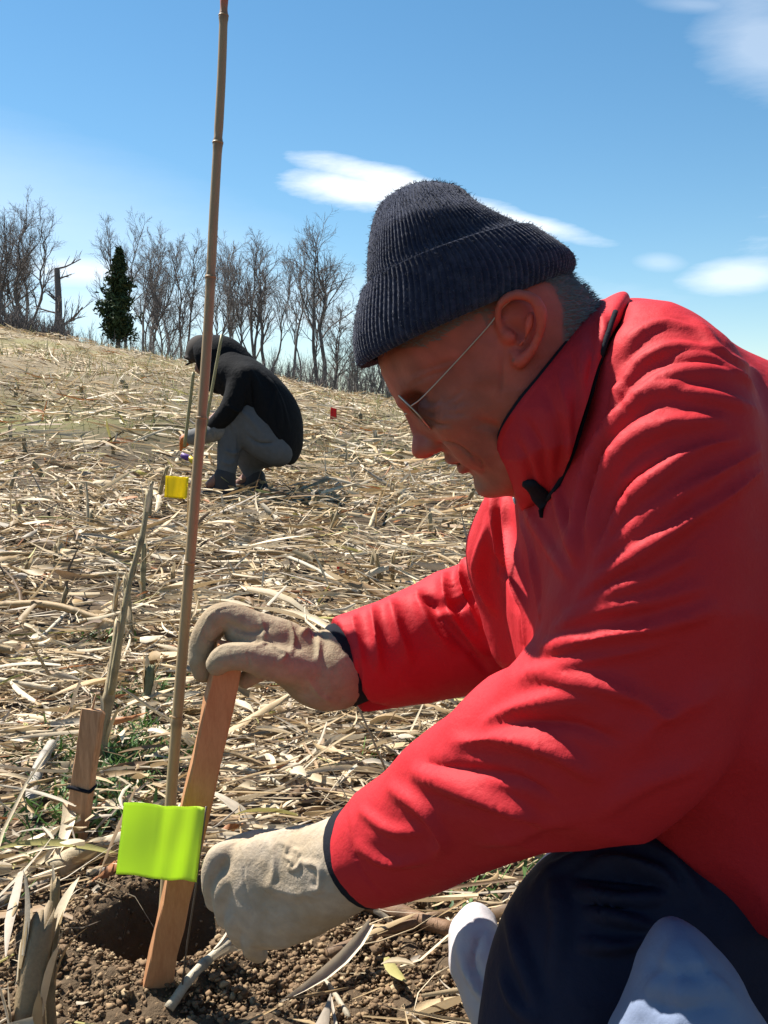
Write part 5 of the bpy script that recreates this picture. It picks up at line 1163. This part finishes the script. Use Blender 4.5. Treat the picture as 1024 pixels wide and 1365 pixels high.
def fb(f):
    f.poly([P(290, 474, d6), P(283, 482, d6)], [.095, .085], k=.03); f.ell(P(272, 488, d6), [[.045, 0, 0], [0, .05, 0], [0, 0, .07]], k=.03)
    f.poly([P(265, 488, d6), P(261, 493, d6)], [.014, .016], k=.02)
    f.poly([P(300, 495, d6), P(320, 512, d6)], [.06, .08], k=.03); f.chain([(318, 490, 306, 515, d6, .15), (350, 505, 325, 535, d6, .17), (385, 555, 350, 580, d6, .16), (392, 598, 366, 605, d6, .15)], k=.03, n=12)
    for s, ky, an in ((-.16, (312, 545), (300, 632)), (.16, (296, 560), (337, 632))):
        f.poly([P(370, 598, d6+s*.8), P(*ky, d6+s)], [.085, .055], k=.02); f.poly([P(*ky, d6+s), P(*an, d6+s)], [.055, .04], k=.02); f.poly([P(*an, d6+s), P(an[0]-20, an[1]+14, d6+s)], [.04, .03], k=.02)
        f.poly([P(322, 508, d6+s*1.2), P(298, 552, d6+s*1.3), P(262, 578, d6+s*.6), P(246, 586, d6+s*.5)], [.05, .038, .026, .03], k=.02)
part('body', m_skin, (235, 440), (405, 680), .014, fb).data.color_attributes.new('Col', 'FLOAT_COLOR', 'POINT').data.foreach_set('color', np.tile([.2, .1, .07, 1], len(cr.children[0].data.vertices)).astype(np.float32))
def fj(f):
    f.chain([(306, 458, 286, 512, d6, .13), (322, 474, 300, 528, d6, .22), (343, 484, 316, 540, d6, .25), (366, 503, 332, 562, d6, .25), (386, 532, 346, 588, d6, .24), (397, 570, 360, 606, d6, .22), (396, 600, 372, 613, d6, .19)], n=22)
    for s in (-1, 1): f.poly([P(324, 505, d6+s*.2), P(304, 548, d6+s*.24), P(282, 572, d6+s*.16)], [.075, .06, .05], k=.03, n=8)
part('jacket', m_black, (235, 440), (410, 680), .014, fj, rough_=.013, fs=7, fl=[([(302, 540), (318, 548), (326, 530)], .014, .014), ([(335, 500), (338, 540), (346, 575)], .014, -.014), ([(365, 520), (362, 560), (378, 598)], .014, .016), ([(330, 490), (345, 520), (350, 550)], .02, .018), ([(360, 510), (372, 545), (372, 580)], .02, .018), ([(350, 500), (372, 530), (384, 570)], .018, .014), ([(320, 495), (326, 515), (322, 530)], .015, .012)])
def fh(f):
    f.chain([(271, 449, 270, 508, d6, .11), (284, 446, 281, 521, d6, .14), (299, 448, 292, 527, d6, .15), (314, 462, 304, 528, d6, .14)], n=16); f.cut(P(270, 500, d6), [-1, -.0, -.25])
part('hood', m_black, (240, 430), (330, 560), .012, fh, rough_=.006, fs=12)
def fc(f):
    f.ell(P(268, 470, d6), [[.083, 0, .0], [0, .095, 0], [0, 0, .10]]); f.cut(P(262, 482, d6), [-.15, 0, -1]); f.poly([P(262, 480, d6), P(247, 487, d6)], [.012, .008], k=.005); f.ell(P(258, 481, d6), [[.06, 0, -.028], [0, .075, 0], [.003, 0, .007]], k=.006)
m_cap = mat('dark_cap', (.026, .020, .017), rough=.9, var=.3, nscale=20)
part('cap', m_cap, (235, 430), (310, 520), .009, fc, rough_=.003)
def ft(s, ky, an, hipx=(368, 600)):
    def g(f):
        f.chain([(ky[0]-17, ky[1]-4, ky[0]+12, ky[1]+20, d6+s, .075), (ky[0]+8, ky[1]-16, ky[0]+20, ky[1]+36, d6+s, .09), (ky[0]+34, ky[1]-4, ky[0]+28, ky[1]+62, d6+s*.9, .10), (hipx[0]+12, hipx[1]-16, hipx[0]-8, hipx[1]+18, d6+s*.8, .11)], n=16)
        f.poly([P(*ky, d6+s), P((ky[0]*.5+an[0]*.5), (ky[1]*.5+an[1]*.5), d6+s), P(*an, d6+s)], [.072, .066, .052], k=.03, n=8)
    return g
part('jeans_leg', m_jeans, (260, 510), (400, 665), .013, ft(-.16, (312, 545), (302, 628)), rough_=.010, fs=9, fl=[([(330, 580), (345, 590), (365, 590)], .014, -.016), ([(308, 560), (314, 585), (312, 610)], .012, .012), ([(300, 600), (310, 604), (320, 600)], .016, .014), ([(296, 614), (305, 618), (314, 615)], .014, .012), ([(318, 545), (335, 560), (350, 580)], .02, .014)])
part('jeans_leg', m_jeans, (260, 510), (400, 665), .013, ft(.16, (304, 562), (337, 632)), rough_=.006, fs=14)
for s, an in ((-.16, (300, 636)), (.16, (340, 638))):
    fz = float(terr(P(*an, d6+s)[0], P(*an, d6+s)[1])); a0 = P(*an, d6+s)
    def fo(f): f.poly([a0, np.array([a0[0], a0[1], fz+.05])], [.06, .055], k=.02); f.poly([np.array([a0[0]+.03, a0[1], fz+.035]), np.array([a0[0]-.10, a0[1], fz+.035]), np.array([a0[0]-.17, a0[1], fz+.03])], [.048, .045, .034], k=.02)
    part('boot', m_boot, (240, 600), (400, 690), .010, fo)
def fs_(f):
    f.poly([P(292, 574, d6-.18), P(272, 580, d6-.16), P(256, 583, d6-.14)], [.055, .048, .042], n=6)
part('shirt_cuff', m_plaid, (240, 550), (300, 610), .010, fs_, fl=[([(285, 566), (287, 578), (284, 590)], .012, .01), ([(272, 570), (274, 580), (272, 592)], .012, .01)])
def fgl(f):
    f.poly([P(256, 583, d6-.14), P(249, 586, d6-.13)], [.034, .032]); 
    for k in range(4): f.poly([P(249, 582+k*3, d6-.15+k*.02), P(243, 585+k*3, d6-.15+k*.02), P(241, 591+k*3, d6-.14+k*.02)], [.011, .010, .009], k=.004)
    f.poly([P(252, 590, d6-.11), P(246, 596, d6-.10)], [.011, .009], k=.004)
part('glove', m_orange, (232, 570), (262, 612), .006, fgl, sm=1, rough_=0)
# hand trowel on the ground at the hands
tr0 = G(246, 628); tw = thing('hand_tool', tr0, 'small hand tool with a purple and yellow handle below the orange glove', 'tool')
mk('handle', *tube([tr0+[-.02, 0, .13], tr0+[.02, 0, .11], tr0+[.04, 0, .10]], [.018, .022, .016], 8), m_toolp, tw)
mk('grip', *tube([tr0+[.03, 0, .11], tr0+[.07, 0, .08], tr0+[.10, 0, .05]], [.018, .022, .014], 8), m_tooly, tw)
mk('blade', *tube([tr0+[.09, 0, .06], tr0+[.13, 0, .02], tr0+[.17, 0, -.02]], [.012, .035, .006], 10, flat=.2), m_steel, tw)
# two slim canes by the crouching person
for (a, b, c, rr0, lb, dk) in (((296, 446), (282, 524), (258, 668), .008, 'slim greenish cane standing just in front of the crouching person', -.35), ((258, 496), (254, 530), (246, 596), .009, 'slim straw-coloured cane at the hands of the crouching person', -.30)):
    p = np.array([P(*a, d6+dk), P(*b, d6+dk), P(*c, d6+dk)]); o = mk('thin_cane', *tube(p[::-1], rr0, 8, n=12), m_cane, col=np.tile([.22, .19, .09], (96, 1))); tag(o, lb, 'cane', 'slim canes by the crouching person')

# ---- alike things that stand by the same landmark are told apart by their distance
from collections import defaultdict
bylab = defaultdict(list)
bpy.context.view_layer.update()
for o in SC.objects:
    if o.parent is None and o.get('category') and o.get('group') and o.get('label'): bylab[o['label']].append(o)
ORD = ['nearest', 'second nearest', 'third nearest', 'fourth nearest', 'fifth nearest', 'sixth nearest', 'seventh nearest', 'eighth nearest', 'ninth nearest', 'tenth nearest']
for lb, os_ in bylab.items():
    if len(os_) < 2 or len(os_) > 10: continue
    def dist_(o):
        v = o.matrix_world @ (Vector(o.bound_box[0]) if o.type == 'MESH' else Vector((0, 0, 0))); return (v-cam.location).length
    os_.sort(key=dist_)
    if len(os_) == 2: os_[0]['label'] = 'nearer '+lb; os_[1]['label'] = 'farther '+lb
    else:
        for i, o in enumerate(os_): o['label'] = ORD[i]+' '+lb
